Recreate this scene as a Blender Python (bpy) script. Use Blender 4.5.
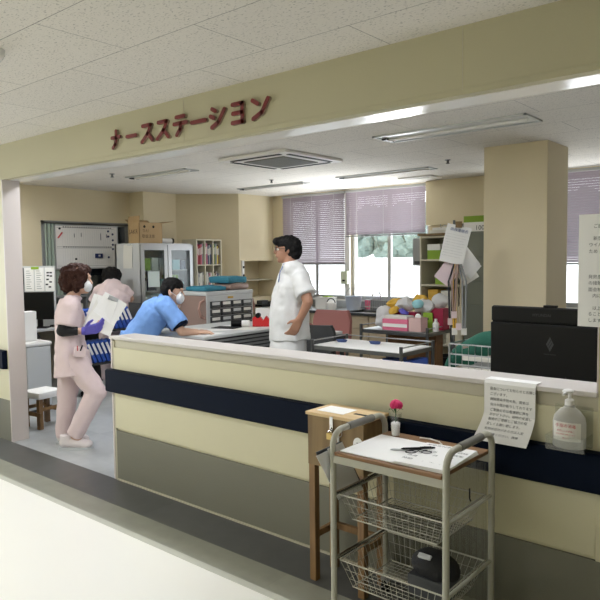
import bpy, bmesh, math, random
from mathutils import Vector, Matrix, Euler, noise
random.seed(7)
S = bpy.context.scene
for o in list(bpy.data.objects): bpy.data.objects.remove(o)
C = S.collection
V = Vector
PI = math.pi

# ------------------------------------------------------------------ camera
cam = bpy.data.cameras.new('camera'); camo = bpy.data.objects.new('camera', cam); C.objects.link(camo)
cam.sensor_width = 36; cam.lens = 36*652.5/600; cam.clip_start = 0.05
camo.matrix_world = Matrix(((0.76539024, -0.03152461, 0.64279388, 0), (0.64345396, 0.05615925, -0.76342199, 0), (-0.01203224, 0.99792401, 0.06326838, 1.5), (0, 0, 0, 1)))
S.camera = camo
# ------------------------------------------------------------------ world, light, exposure
WORLD = 3.2
w = bpy.data.worlds.new('world'); S.world = w; w.use_nodes = True
bg = w.node_tree.nodes['Background']; bg.inputs[0].default_value = (0.90, 0.96, 1.0, 1); bg.inputs[1].default_value = WORLD
S.view_settings.view_transform = 'Standard'; S.view_settings.look = 'None'
S.view_settings.exposure = 0.0; S.view_settings.gamma = 1
LAMP_CORRIDOR = 32.0      # radiance of the corridor light diffusers
FILL_ROOM = 29.0          # radiance of the unseen fill panels added behind the header
def window_light(name, loc, sx, sz, power, rot):
    l = bpy.data.lights.new(name, 'AREA'); l.shape = 'RECTANGLE'; l.size = sx; l.size_y = sz; l.energy = power; l.spread = math.radians(110); l.color = (0.93, 0.97, 1.0)
    o = bpy.data.objects.new(name, l); C.objects.link(o); o.location = loc; o.rotation_euler = rot; return o
window_light('daylight_window', (-4.6, 8.2, .75), 2.0, .9, 130, (math.radians(-128), 0, 0))
window_light('daylight_window_right', (-1.9, 8.2, .75), 1.8, .9, 30, (math.radians(-128), 0, 0))
window_light('daylight_corridor_end', (-9.3, .6, 1.5), 1.8, 1.8, 25, (0, math.radians(-90), 0))

# ------------------------------------------------------------------ materials
def lin(v): v /= 255; return v/12.92 if v <= .04045 else ((v+.055)/1.055)**2.4
def rgb(r, g, b): return (lin(r), lin(g), lin(b), 1)
def mat(name, col, rough=.6, metal=0, bump=0, bscale=60, var=0, vscale=4, spec=.5, sheen=0, alpha=None, trans=0):
    m = bpy.data.materials.new(name); m.use_nodes = True; nt = m.node_tree; N = nt.nodes; L = nt.links
    p = N['Principled BSDF']; col = rgb(*col); p.inputs['Base Color'].default_value = col
    p.inputs['Roughness'].default_value = rough; p.inputs['Metallic'].default_value = metal; p.inputs['Specular IOR Level'].default_value = spec
    if sheen: p.inputs['Sheen Weight'].default_value = sheen
    tc = N.new('ShaderNodeTexCoord')
    if var:
        n = N.new('ShaderNodeTexNoise'); n.inputs['Scale'].default_value = vscale; n.inputs['Detail'].default_value = 4
        L.new(tc.outputs['Object'], n.inputs['Vector'])
        mx = N.new('ShaderNodeMix'); mx.data_type = 'RGBA'
        mx.inputs[6].default_value = tuple(c*(1-var) for c in col[:3])+(1,); mx.inputs[7].default_value = tuple(min(1, c*(1+var)) for c in col[:3])+(1,)
        L.new(n.outputs['Fac'], mx.inputs[0]); L.new(mx.outputs[2], p.inputs['Base Color'])
    if bump:
        n = N.new('ShaderNodeTexNoise'); n.inputs['Scale'].default_value = bscale; n.inputs['Detail'].default_value = 3
        L.new(tc.outputs['Object'], n.inputs['Vector'])
        b = N.new('ShaderNodeBump'); b.inputs['Strength'].default_value = bump; b.inputs['Distance'].default_value = .01
        L.new(n.outputs['Fac'], b.inputs['Height']); L.new(b.outputs[0], p.inputs['Normal'])
    return m
def clear(name, col=(1, 1, 1), gloss=.08, alpha_col=.95):
    m = bpy.data.materials.new(name); m.use_nodes = True; nt = m.node_tree; N = nt.nodes; L = nt.links
    N.remove(N['Principled BSDF']); out = N['Material Output']
    t = N.new('ShaderNodeBsdfTransparent'); t.inputs[0].default_value = (col[0]*alpha_col, col[1]*alpha_col, col[2]*alpha_col, 1)
    g = N.new('ShaderNodeBsdfGlossy'); g.inputs['Roughness'].default_value = .05
    mx = N.new('ShaderNodeMixShader'); mx.inputs[0].default_value = gloss
    L.new(t.outputs[0], mx.inputs[1]); L.new(g.outputs[0], mx.inputs[2]); L.new(mx.outputs[0], out.inputs[0]); return m
def translucent(name, col, mixv=.5, alpha=0):
    m = bpy.data.materials.new(name); m.use_nodes = True; nt = m.node_tree; N = nt.nodes; L = nt.links
    p = N['Principled BSDF']; p.inputs['Base Color'].default_value = rgb(*col); p.inputs['Roughness'].default_value = .6
    t = N.new('ShaderNodeBsdfTranslucent'); t.inputs[0].default_value = rgb(*col)
    mx = N.new('ShaderNodeMixShader'); mx.inputs[0].default_value = mixv
    L.new(p.outputs[0], mx.inputs[1]); L.new(t.outputs[0], mx.inputs[2]); last = mx
    if alpha:
        tr = N.new('ShaderNodeBsdfTransparent'); m2 = N.new('ShaderNodeMixShader'); m2.inputs[0].default_value = alpha
        L.new(mx.outputs[0], m2.inputs[1]); L.new(tr.outputs[0], m2.inputs[2]); last = m2
    L.new(last.outputs[0], N['Material Output'].inputs[0]); return m
def wood(name, c1, c2, scale=14, rough=.5, axis=2):
    m = mat(name, c1, rough); nt = m.node_tree; N = nt.nodes; L = nt.links; p = N['Principled BSDF']
    tc = N.new('ShaderNodeTexCoord'); mp = N.new('ShaderNodeMapping'); sc = [scale, scale, scale]; sc[axis] = scale*.1; mp.inputs['Scale'].default_value = sc
    n = N.new('ShaderNodeTexNoise'); n.inputs['Scale'].default_value = 1.5; n.inputs['Detail'].default_value = 6; n.inputs['Distortion'].default_value = .8
    r = N.new('ShaderNodeValToRGB'); r.color_ramp.elements[0].position = .35; r.color_ramp.elements[1].position = .65
    r.color_ramp.elements[0].color = rgb(*c2); r.color_ramp.elements[1].color = rgb(*c1)
    L.new(tc.outputs['Object'], mp.inputs[0]); L.new(mp.outputs[0], n.inputs['Vector']); L.new(n.outputs['Fac'], r.inputs[0]); L.new(r.outputs[0], p.inputs['Base Color']); return m
def emis(name, col, st):
    m = bpy.data.materials.new(name); m.use_nodes = True; p = m.node_tree.nodes['Principled BSDF']
    p.inputs['Emission Color'].default_value = rgb(*col); p.inputs['Emission Strength'].default_value = st; p.inputs['Base Color'].default_value = rgb(230, 230, 230); return m

TMP = bpy.data.scenes.new('workbench'); TVL = TMP.view_layers[0]
def evaluated(o):
    TMP.collection.objects.link(o)
    with bpy.context.temp_override(scene=TMP, view_layer=TVL): dg = bpy.context.evaluated_depsgraph_get()
    dg.update(); me = bpy.data.meshes.new_from_object(o.evaluated_get(dg)); bpy.data.objects.remove(o); return me
M = {}
M['wall'] = mat('wallpaper_beige', (200, 194, 168), .8, bump=.25, bscale=250, var=.02)
M['wall_room'] = mat('wallpaper_room', (220, 207, 176), .85, bump=.25, bscale=250, var=.02)
M['panel'] = mat('panel_cream', (206, 200, 168), .5, bump=.05, bscale=120, var=.02)
M['panel_edge'] = mat('panel_edge', (186, 180, 158), .5)
M['grey_low'] = mat('wall_grey_lower', (117, 115, 100), .6, bump=.15, bscale=150, var=.04)
M['header'] = mat('header_olive', (184, 178, 148), .7, bump=.1, bscale=200, var=.02)
M['jamb'] = mat('jamb_greige', (212, 203, 198), .45)
M['navy'] = mat('rail_navy', (5, 16, 34), .7, bump=.1, bscale=300, spec=.12)
M['white'] = mat('white_paint', (232, 230, 226), .4)
M['white_gloss'] = mat('white_laminate', (236, 234, 230), .18)
M['steel'] = mat('steel', (176, 178, 180), .28, .95, bump=.02)
M['steel_dk'] = mat('steel_dark', (110, 112, 114), .35, .9)
M['alu'] = mat('aluminium', (190, 192, 194), .35, .8)
M['chrome'] = mat('chrome', (215, 215, 218), .12, 1)
M['black'] = mat('black_plastic', (5, 5, 6), .5, bump=.03, bscale=400, spec=.25)
M['black_matte'] = mat('black_matte', (20, 20, 22), .8, bump=.3, bscale=80)
M['dkgrey'] = mat('dark_grey', (58, 60, 62), .5)
M['grey'] = mat('grey_plastic', (140, 142, 142), .5)
M['ltgrey'] = mat('light_grey', (196, 198, 198), .5)
M['paper'] = mat('paper', (238, 237, 234), .8, bump=.05, bscale=30)
M['paper2'] = mat('paper_offwhite', (224, 222, 214), .8)
M['ink'] = mat('ink', (40, 40, 44), .7)
M['ink_red'] = mat('ink_red', (196, 70, 74), .6)
M['ink_blue'] = mat('ink_blue', (70, 90, 140), .6)
M['sign_red'] = mat('sign_red', (112, 26, 22), .35)
M['sign_side'] = mat('sign_side', (150, 132, 116), .5)
M['cab'] = mat('cabinet_beige', (196, 180, 152), .5, var=.02)
M['cab_light'] = mat('shelf_cream', (206, 200, 178), .5)
M['greygreen'] = mat('locker_greygreen', (112, 116, 102), .45, bump=.03)
M['wood'] = wood('wood_oak', (134, 110, 72), (112, 88, 54), 12)
M['wood_top'] = wood('wood_top', (226, 200, 156), (208, 178, 130), 10, axis=0)
M['wood_leg'] = wood('wood_leg', (140, 108, 68), (112, 82, 48), 16)
M['board'] = wood('board_brown', (128, 92, 56), (104, 72, 42), 12, axis=0)
M['trolley'] = mat('trolley_enamel', (170, 168, 152), .38)
M['wire'] = mat('wire_coated', (176, 174, 160), .35, .2)
M['grip'] = mat('grip_grey', (112, 110, 102), .6)
M['card'] = mat('cardboard', (176, 148, 108), .8, bump=.1, bscale=60, var=.05)
M['card_print'] = mat('cardboard_print', (64, 48, 36), .8)
M['teal'] = mat('teal_cloth', (58, 128, 150), .9, bump=.6, bscale=40, var=.12)
M['green_cloth'] = mat('green_cloth', (16, 76, 60), .9, bump=.4, bscale=30, var=.1)
M['brownpink'] = mat('cart_mauve', (152, 128, 118), .5)
M['handle_pink'] = mat('cart_handle', (176, 138, 124), .4)
M['rose_vinyl'] = mat('rose_vinyl', (176, 116, 110), .5)
M['blue_bind'] = mat('binder_blue', (52, 92, 188), .5)
M['navy_box'] = mat('navy_plastic', (34, 48, 96), .4)
M['red'] = mat('red_plastic', (206, 34, 40), .35)
M['magenta'] = mat('magenta_card', (160, 30, 66), .6)
M['pink'] = mat('pink_plastic', (228, 120, 150), .5)
M['rose'] = mat('rose_petal', (214, 40, 104), .6)
M['leaf'] = mat('leaf', (48, 92, 46), .6)
M['lime'] = mat('lime_card', (136, 170, 50), .6)
M['yellow'] = mat('yellow_bag', (214, 170, 60), .5)
M['bag'] = translucent('white_bag', (232, 232, 232), .3)
M['cyan'] = mat('pale_cyan', (150, 205, 212), .6)
M['curtain'] = mat('curtain_green', (150, 162, 150), .9, bump=.1)
M['skin'] = mat('skin', (206, 166, 142), .55, var=.05, vscale=20)
M['skin_dk'] = mat('skin_tan', (168, 124, 100), .55, var=.05, vscale=20)
M['hair_brown'] = mat('hair_brown', (54, 30, 22), .7, bump=1, bscale=60, var=.3, vscale=40, spec=.2)
M['hair_black'] = mat('hair_black', (12, 10, 10), .7, bump=.8, bscale=70, spec=.25)
M['pinkwear'] = mat('scrubs_pink', (222, 202, 202), .85, bump=.5, bscale=9)
M['bluewear'] = mat('scrubs_blue', (122, 164, 226), .85, bump=.6, bscale=8)
M['whitewear'] = mat('scrubs_white', (218, 218, 217), .85, bump=.6, bscale=8)
M['mask'] = mat('mask_white', (236, 238, 240), .8)
M['glove'] = mat('glove_purple', (92, 84, 180), .5)
M['glass'] = clear('glass_clear', gloss=.06)
M['glass_dk'] = clear('glass_tinted', (.9, .95, .96), .08, .95)
M['acrylic'] = clear('acrylic', (.97, .98, .97), .07, .95)
M['blind'] = translucent('blind_lavender', (172, 160, 170), .13)
M['bottle'] = translucent('bottle_plastic', (216, 214, 208), .35, .35)
M['vinyl'] = clear('vinyl_ribbed', (.95, .95, .92), .05, .92)
M['foliage'] = mat('foliage', (134, 152, 144), .9, bump=1, bscale=3, var=.4, vscale=2)
M['ext'] = mat('concrete_outside', (235, 235, 235), .9)
M['lamp_on'] = emis('lamp_diffuser', (244, 248, 255), LAMP_CORRIDOR)
M['fill_on'] = emis('fill_diffuser_room', (244, 248, 255), FILL_ROOM)
M['lamp_off'] = mat('lamp_reflector', (214, 214, 212), .35)

def ceiling_mat(name, col, dot):
    m = mat(name, col, .95); nt = m.node_tree; N = nt.nodes; L = nt.links; p = N['Principled BSDF']
    tc = N.new('ShaderNodeTexCoord'); mp = N.new('ShaderNodeMapping'); mp.inputs['Location'].default_value = (1.56+9.24, -1.80+8.6, 0)
    b = N.new('ShaderNodeTexBrick'); b.offset = .5; b.squash = 1
    b.inputs['Scale'].default_value = 1; b.inputs['Brick Width'].default_value = .92; b.inputs['Row Height'].default_value = .43
    b.inputs['Mortar Size'].default_value = .0022; b.inputs['Mortar Smooth'].default_value = .2
    c = rgb(*col); dk = tuple(x*.42 for x in c[:3])+(1,)
    b.inputs['Color1'].default_value = c; b.inputs['Color2'].default_value = tuple(x*.97 for x in c[:3])+(1,); b.inputs['Mortar'].default_value = dk
    L.new(tc.outputs['Object'], mp.inputs[0]); L.new(mp.outputs[0], b.inputs['Vector'])
    mp2 = N.new('ShaderNodeMapping'); mp2.inputs['Scale'].default_value = (1, 1.6, 1); L.new(tc.outputs['Object'], mp2.inputs[0])
    n = N.new('ShaderNodeTexNoise'); n.inputs['Scale'].default_value = 75; n.inputs['Detail'].default_value = 2; L.new(mp2.outputs[0], n.inputs['Vector'])
    r = N.new('ShaderNodeValToRGB'); r.color_ramp.elements[0].position = .30; r.color_ramp.elements[0].color = (dot, dot, dot, 1); r.color_ramp.elements[1].position = .42; r.color_ramp.elements[1].color = (1, 1, 1, 1)
    L.new(n.outputs['Fac'], r.inputs[0])
    mx = N.new('ShaderNodeMix'); mx.data_type = 'RGBA'; mx.blend_type = 'MULTIPLY'; mx.inputs[0].default_value = 1
    L.new(b.outputs['Color'], mx.inputs[6]); L.new(r.outputs[0], mx.inputs[7]); L.new(mx.outputs[2], p.inputs['Base Color'])
    bp = N.new('ShaderNodeBump'); bp.inputs['Strength'].default_value = .5; bp.inputs['Distance'].default_value = .004
    L.new(r.outputs[0], bp.inputs['Height']); L.new(bp.outputs[0], p.inputs['Normal']); return m
M['ceil'] = ceiling_mat('ceiling_tile', (226, 221, 212), .6)
def floor_mat(name, c1, c2, rough, tile=.45, joint=.9):
    m = mat(name, c1, rough); nt = m.node_tree; N = nt.nodes; L = nt.links; p = N['Principled BSDF']
    tc = N.new('ShaderNodeTexCoord'); b = N.new('ShaderNodeTexBrick'); b.offset = 0
    b.inputs['Scale'].default_value = 1; b.inputs['Brick Width'].default_value = tile; b.inputs['Row Height'].default_value = tile; b.inputs['Mortar Size'].default_value = .0015
    b.inputs['Color1'].default_value = rgb(*c1); b.inputs['Color2'].default_value = rgb(*c2); b.inputs['Mortar'].default_value = tuple(x*joint for x in rgb(*c1)[:3])+(1,)
    L.new(tc.outputs['Object'], b.inputs['Vector'])
    n = N.new('ShaderNodeTexNoise'); n.inputs['Scale'].default_value = 9; n.inputs['Detail'].default_value = 8; L.new(tc.outputs['Object'], n.inputs['Vector'])
    r = N.new('ShaderNodeValToRGB'); r.color_ramp.elements[0].position = .3; r.color_ramp.elements[0].color = (.86, .86, .86, 1); r.color_ramp.elements[1].position = .7; r.color_ramp.elements[1].color = (1, 1, 1, 1)
    L.new(n.outputs['Fac'], r.inputs[0])
    mx = N.new('ShaderNodeMix'); mx.data_type = 'RGBA'; mx.blend_type = 'MULTIPLY'; mx.inputs[0].default_value = 1
    L.new(b.outputs['Color'], mx.inputs[6]); L.new(r.outputs[0], mx.inputs[7]); L.new(mx.outputs[2], p.inputs['Base Color']); return m
M['floor_room'] = floor_mat('floor_room_grey', (186, 188, 188), (172, 175, 176), .30)
M['floor_border'] = floor_mat('floor_border_charcoal', (92, 92, 90), (82, 82, 80), .28)
M['floor_band'] = floor_mat('floor_band_olive', (152, 152, 138), (146, 146, 132), .28, 2.0)
M['floor_hall'] = mat('floor_hall_cream', (240, 238, 230), .22, var=.01)
M['floor_band2'] = mat('floor_band_light', (196, 196, 184), .25)

# ------------------------------------------------------------------ mesh helpers
class MB:
    def __init__(s): s.bm = bmesh.new(); s.mats = []; s.smooth = False
    def mi(s, m):
        if m is None: return 0
        if m not in s.mats: s.mats.append(m)
        return s.mats.index(m)
    def face(s, vs, i):
        try: f = s.bm.faces.new(vs); f.material_index = i; return f
        except ValueError: return None
    def box(s, x0, x1, y0, y1, z0, z1, m=None, bev=0, rz=0, piv=None, rx=0, ry=0):
        i = s.mi(m)
        co = [V((x, y, z)) for z in (z0, z1) for y in (y0, y1) for x in (x0, x1)]
        if rz or rx or ry:
            p = V(piv) if piv else V(((x0+x1)/2, (y0+y1)/2, (z0+z1)/2)); R = Euler((rx, ry, rz)).to_matrix(); co = [p+R@(c-p) for c in co]
        vs = [s.bm.verts.new(c) for c in co]
        fs = [s.face([vs[k] for k in q], i) for q in ((0, 2, 3, 1), (4, 5, 7, 6), (0, 1, 5, 4), (2, 6, 7, 3), (0, 4, 6, 2), (1, 3, 7, 5))]
        if bev:
            es = list({e for f in fs for e in f.edges})
            r = bmesh.ops.bevel(s.bm, geom=es, offset=bev, segments=2, affect='EDGES', profile=.6)
            for f in r['faces']: f.material_index = i
        return s
    def tube(s, pts, r, m=None, seg=8, closed=False, caps=True):
        i = s.mi(m); pts = [V(p) for p in pts]; n = len(pts); rs = r if isinstance(r, (list, tuple)) else [r]*n
        rings = []; up = None
        for k in range(n):
            if closed: t = pts[(k+1) % n]-pts[k-1]
            else: t = pts[min(k+1, n-1)]-pts[max(k-1, 0)]
            t.normalize()
            if up is None: up = V((0, 0, 1)) if abs(t.z) < .9 else V((1, 0, 0))
            a = t.cross(up)
            if a.length < 1e-4: a = t.cross(V((0, 1, 0)))
            a.normalize(); b = t.cross(a).normalized(); up = -b if False else a.cross(t)
            rings.append([s.bm.verts.new(pts[k]+(a*math.cos(q)+b*math.sin(q))*rs[k]) for q in [2*PI*j/seg for j in range(seg)]])
        for k in range(n if closed else n-1):
            A, B = rings[k], rings[(k+1) % n]
            for j in range(seg): s.face([A[j], A[(j+1) % seg], B[(j+1) % seg], B[j]], i)
        if caps and not closed: s.face(rings[0][::-1], i); s.face(rings[-1], i)
        return s
    def lathe(s, prof, c=(0, 0, 0), m=None, seg=20, axis='z', sx=1, sy=1):
        i = s.mi(m); c = V(c); rings = []
        for r, z in prof:
            ring = []
            for j in range(seg):
                q = 2*PI*j/seg; p = V((r*math.cos(q)*sx, r*math.sin(q)*sy, z))
                if axis == 'y': p = V((p.x, p.z, p.y))
                if axis == 'x': p = V((p.z, p.x, p.y))
                ring.append(s.bm.verts.new(c+p))
            rings.append(ring)
        for A, B in zip(rings, rings[1:]):
            for j in range(seg): s.face([A[j], A[(j+1) % seg], B[(j+1) % seg], B[j]], i)
        s.face(rings[0][::-1], i); s.face(rings[-1], i); return s
    def ell(s, c, r, m=None, seg=16, rings=10, R=None):
        i = s.mi(m); c = V(c); rows = []
        for a in range(1, rings):
            t = PI*a/rings; row = []
            for j in range(seg):
                q = 2*PI*j/seg; p = V((r[0]*math.sin(t)*math.cos(q), r[1]*math.sin(t)*math.sin(q), r[2]*math.cos(t)))
                if R: p = R@p
                row.append(s.bm.verts.new(c+p))
            rows.append(row)
        tp = V((0, 0, r[2])); bt = -tp
        if R: tp = R@tp; bt = R@bt
        tp = s.bm.verts.new(c+tp); bt = s.bm.verts.new(c+bt)
        for A, B in zip(rows, rows[1:]):
            for j in range(seg): s.face([A[j], B[j], B[(j+1) % seg], A[(j+1) % seg]], i)
        for j in range(seg): s.face([tp, rows[0][j], rows[0][(j+1) % seg]], i); s.face([rows[-1][j], bt, rows[-1][(j+1) % seg]], i)
        return s
    def grid(s, P, nu, nv, th, m=None, m2=None):
        """closed thin sheet: P(u,v) in 0..1 gives a point; thickness th along the normal"""
        i = s.mi(m); g = [[V(P(a/nu, b/nv)) for b in range(nv+1)] for a in range(nu+1)]
        def nrm(a, b):
            du = g[min(a+1, nu)][b]-g[max(a-1, 0)][b]; dv = g[a][min(b+1, nv)]-g[a][max(b-1, 0)]; n = du.cross(dv)
            return n.normalized() if n.length > 1e-9 else V((0, 0, 1))
        T = [[s.bm.verts.new(g[a][b]) for b in range(nv+1)] for a in range(nu+1)]
        U = [[s.bm.verts.new(g[a][b]-nrm(a, b)*th) for b in range(nv+1)] for a in range(nu+1)]
        for a in range(nu):
            for b in range(nv):
                s.face([T[a][b], T[a+1][b], T[a+1][b+1], T[a][b+1]], i); s.face([U[a][b], U[a][b+1], U[a+1][b+1], U[a+1][b]], i)
        for a in range(nu): s.face([T[a][0], U[a][0], U[a+1][0], T[a+1][0]], i); s.face([T[a][nv], T[a+1][nv], U[a+1][nv], U[a][nv]], i)
        for b in range(nv): s.face([T[0][b], T[0][b+1], U[0][b+1], U[0][b]], i); s.face([T[nu][b], U[nu][b], U[nu][b+1], T[nu][b+1]], i)
        return s
    def prism(s, poly, f, d, m=None):
        """poly: 2D points; f(u,v)->3D; d: extrusion vector"""
        i = s.mi(m); d = V(d); A = [s.bm.verts.new(V(f(*p))) for p in poly]; B = [s.bm.verts.new(v.co+d) for v in A]
        s.face(A[::-1], i); s.face(B, i)
        for k in range(len(A)): s.face([A[k], A[(k+1) % len(A)], B[(k+1) % len(A)], B[k]], i)
        return s
    def text(s, txt, size, org, xd, yd, m, depth=.0008, line=1.0, align='LEFT'):
        i = s.mi(m); cu = bpy.data.curves.new('t', 'FONT'); cu.body = txt; cu.size = size; cu.space_line = line; cu.align_x = align; cu.resolution_u = 2
        me = evaluated(bpy.data.objects.new('t', cu))
        xd = V(xd).normalized(); yd = V(yd).normalized(); n = xd.cross(yd); org = V(org)
        vs = [s.bm.verts.new(org+xd*v.co.x+yd*v.co.y+n*depth) for v in me.vertices]
        for p in me.polygons: s.face([vs[k] for k in p.vertices], i)
        bpy.data.meshes.remove(me); return s
    def build(s, name, m=None, parent=None, loc=None, world=False, smooth=False, fix=True):
        if m is not None and m not in s.mats:
            s.mats.insert(0, m)
            if len(s.mats) > 1:
                for f in s.bm.faces: f.material_index += 0
        if fix: bmesh.ops.recalc_face_normals(s.bm, faces=[f for f in s.bm.faces])
        if world and parent is not None: s.bm.transform(world_inv(parent))
        if loc is not None: s.bm.transform(Matrix.Translation(-V(loc)))
        me = bpy.data.meshes.new(name); s.bm.to_mesh(me); s.bm.free()
        for k in s.mats: me.materials.append(k)
        if smooth:
            for p in me.polygons: p.use_smooth = True
            me.set_sharp_from_angle(angle=math.radians(40))
        o = bpy.data.objects.new(name, me); C.objects.link(o)
        if parent is not None: o.parent = parent
        if loc is not None: o.location = loc
        return o
def world_inv(p):
    m = Matrix.Identity(4); q = p
    while q is not None:
        m = Matrix.Translation(q.location) @ q.rotation_euler.to_matrix().to_4x4() @ m; q = q.parent
    return m.inverted()
def tag(o, label=None, cat=None, group=None, kind=None):
    if label: o['label'] = label
    if cat: o['category'] = cat
    if group: o['group'] = group
    if kind: o['kind'] = kind
    return o
def thing(name, label, cat, loc=(0, 0, 0), rz=0, group=None):
    o = bpy.data.objects.new(name, None); C.objects.link(o); o.location = loc; o.rotation_euler = (0, 0, rz); o.empty_display_size = .1
    return tag(o, label, cat, group)
def struct(mb, name, m=None, parent=None, loc=None):
    o = mb.build(name, m, parent, loc)
    if parent is None: o['kind'] = 'structure'
    return o
def copy_tree(o, parent=None, loc=None, rz=None, label=None):
    c = o.copy(); C.objects.link(c); c.parent = parent
    if loc is not None: c.location = loc
    if rz is not None: c.rotation_euler = (0, 0, rz)
    if label: c['label'] = label
    for ch in list(o.children): copy_tree(ch, c)
    return c
def B(*a, **k): return MB().box(*a, **k)
def rotz(x, y, a): return (x*math.cos(a)-y*math.sin(a), x*math.sin(a)+y*math.cos(a))
def arc(c, r, a0, a1, n, f=lambda u, v: (u, v)):
    return [f(c[0]+r*math.cos(a0+(a1-a0)*k/n), c[1]+r*math.sin(a0+(a1-a0)*k/n)) for k in range(n+1)]

# ================================================================== STRUCTURE
H = 2.45; WY = 7.45
mb = MB()
mb.box(-9.0, 2.6, 2.26, 8.2, -.1, 0, M['floor_room']); mb.box(-5.31, -5.31+.001, 2.26, 2.261, -.1, -.05, M['floor_room'])
floor = struct(mb, 'floor')
struct(B(-10, 2.6, 2.262, 2.547, -.05, .002, M['floor_border']), 'trim_1')
struct(B(-10, 2.6, 2.09, 2.262, -.05, .002, M['floor_band']), 'trim_2')
struct(B(-10, 2.6, 2.05, 2.09, -.05, .002, M['floor_band2']), 'trim_3')
struct(B(-10, 2.6, -1.5, 2.26, -.1, .0, M['floor_hall']), 'floor')
mb = MB(); mb.box(-10, 2.6, -1.5, 8.0, H, H+.1, M['ceil']); struct(mb, 'ceiling')
# corridor-side wall: left post, header, right part, parapet
mb = MB()
mb.box(-10, -5.31, 2.547, 2.69, .35, H, M['panel']); mb.box(-10, -5.31, 2.547, 2.69, 0, .35, M['grey_low'])
struct(mb, 'wall_front_left')
struct(B(-5.31, -5.298, 2.545, 2.692, 0, 2.17, M['jamb']), 'trim_4')
mb = MB(); mb.box(-5.31, -.70, 2.547, 2.60, 2.17, H, M['header']); mb.box(-5.31, -.70, 2.60, 2.72, 2.185, H, M['wall_room'])
for x in (-3.02, -1.25): mb.box(x-.0015, x+.0015, 2.5455, 2.55, 2.19, H, M['panel_edge'])
mb.box(-5.31, -.70, 2.5445, 2.55, 2.195, 2.198, M['header'])
mb.box(-10, -5.31, 2.5465, 2.55, 2.17, H, M['header'])
struct(mb, 'wall_header')
struct(B(-5.29, -.72, 2.60, 2.75, 2.168, 2.186, M['white_gloss']), 'trim_5')
mb = MB(); mb.box(-.70, 2.6, 2.547, 2.72, .345, H, M['panel']); mb.box(-.70, 2.6, 2.547, 2.72, 0, .345, M['grey_low']); mb.box(-.705, 2.6, 2.545, 2.55, 2.17, H, M['header'])
struct(mb, 'wall_front_right')
mb = MB()
mb.box(-3.82, -.70, 2.56, 2.72, .345, .96, M['panel']); mb.box(-3.82, -.70, 2.56, 2.72, 0, .345, M['grey_low'])
mb.box(-3.80, -.70, 2.547, 2.56, .36, .915, M['panel'], bev=.002)
mb.box(-3.80, -.70, 2.549, 2.56, .01, .345, M['grey_low']); mb.box(-3.82, -.70, 2.556, 2.72, .915, .968, M['panel_edge'])
mb.box(-3.82, -3.80, 2.549, 2.56, 0, .96, M['panel_edge'])
struct(mb, 'wall_counter')
struct(B(-3.835, -3.82, 2.545, 2.74, 0, .968, M['jamb']), 'trim_6')
struct(B(-3.84, -.70, 2.537, 2.75, .970, .990, mat('counter_cap', (198, 192, 186), .4), bev=.004), 'trim_7')
struct(B(-3.80, -.70, 2.541, 2.549, 0, .012, M['panel_edge']), 'baseboard_front')
# bumper rails
def rail(x0, x1, name):
    mb = MB(); pr = [(0, .612), (-.038, .616), (-.045, .624), (-.045, .758), (-.038, .766), (0, .768)]
    mb.prism([(a, b) for a, b in pr], lambda u, v: (x0, 2.547+u, v), (x1-x0, 0, 0), M['navy']); struct(mb, name)
rail(-3.845, 2.6, 'trim_8'); rail(-10, -5.33, 'trim_9')
# room shell
mb = MB(); LX = -7.8
wy0, wy1, wz0, wz1 = 4.22, 5.50, .95, 2.02
mb.box(LX-.2, LX, 2.65, wy0, 0, H, M['wall_room']); mb.box(LX-.2, LX, wy1, WY+.2, 0, H, M['wall_room'])
mb.box(LX-.2, LX, wy0, wy1, 0, wz0, M['wall_room']); mb.box(LX-.2, LX, wy0, wy1, wz1, H, M['wall_room'])
mb.box(LX-.2, -7.48, 5.55, 6.12, 0, H, M['wall_room'])
struct(mb, 'wall_left')
mb = MB(); P0 = (-7.48, 6.12); P1 = (-6.80, 6.72)
mb.prism([P0, P1, (-6.80, 7.5), (-7.48, 7.5)], lambda u, v: (u, v, 0), (0, 0, .93), M['wall_room'])
mb.prism([P0, P1, (-6.80, 7.5), (-7.48, 7.5)], lambda u, v: (u, v, 1.475), (0, 0, H-1.475), M['wall_room'])
mb.prism([P0, P1, (-6.80, 6.80), (-7.12, 6.80), (-7.12, 7.5), (-7.48, 7.5)], lambda u, v: (u, v, .93), (0, 0, .545), M['wall_room'])
mb.box(-7.12, -6.82, 6.80, 7.45, 1.18, 1.195, M['panel_edge'])
struct(mb, 'wall_alcove')
wins = [(-6.56, -5.40), (-5.36, -4.12), (-2.95, -.9)]; WZ0, WZ1 = .92, 2.40
mb = MB(); edges = [-7.5]+[v for p in wins for v in p]+[2.6]
for k in range(0, len(edges), 2): mb.box(edges[k], edges[k+1], WY, WY+.2, 0, H, M['wall_room'])
for a, b in wins: mb.box(a, b, WY, WY+.2, 0, WZ0, M['wall_room']); mb.box(a, b, WY, WY+.2, WZ1, H, M['wall_room'])
struct(mb, 'wall_back')
struct(B(-4.10, -2.99, WY-.10, WY, 1.90, H, M['wall_room']), 'wall_bulkhead')
mb = MB(); mb.box(-2.48, -1.925, 5.47, 5.98, 0, H, M['wall_room'], bev=.006); struct(mb, 'wall_pillar')
struct(B(2.4, 2.6, 2.72, WY, 0, H, M['wall_room']), 'wall_right')
struct(B(-10, 2.6, -1.6, -1.45, 0, H, M['panel']), 'wall_corridor')
struct(B(2.4, 2.6, -1.5, 2.547, 0, H, M['panel']), 'wall_corridor_end')
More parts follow.
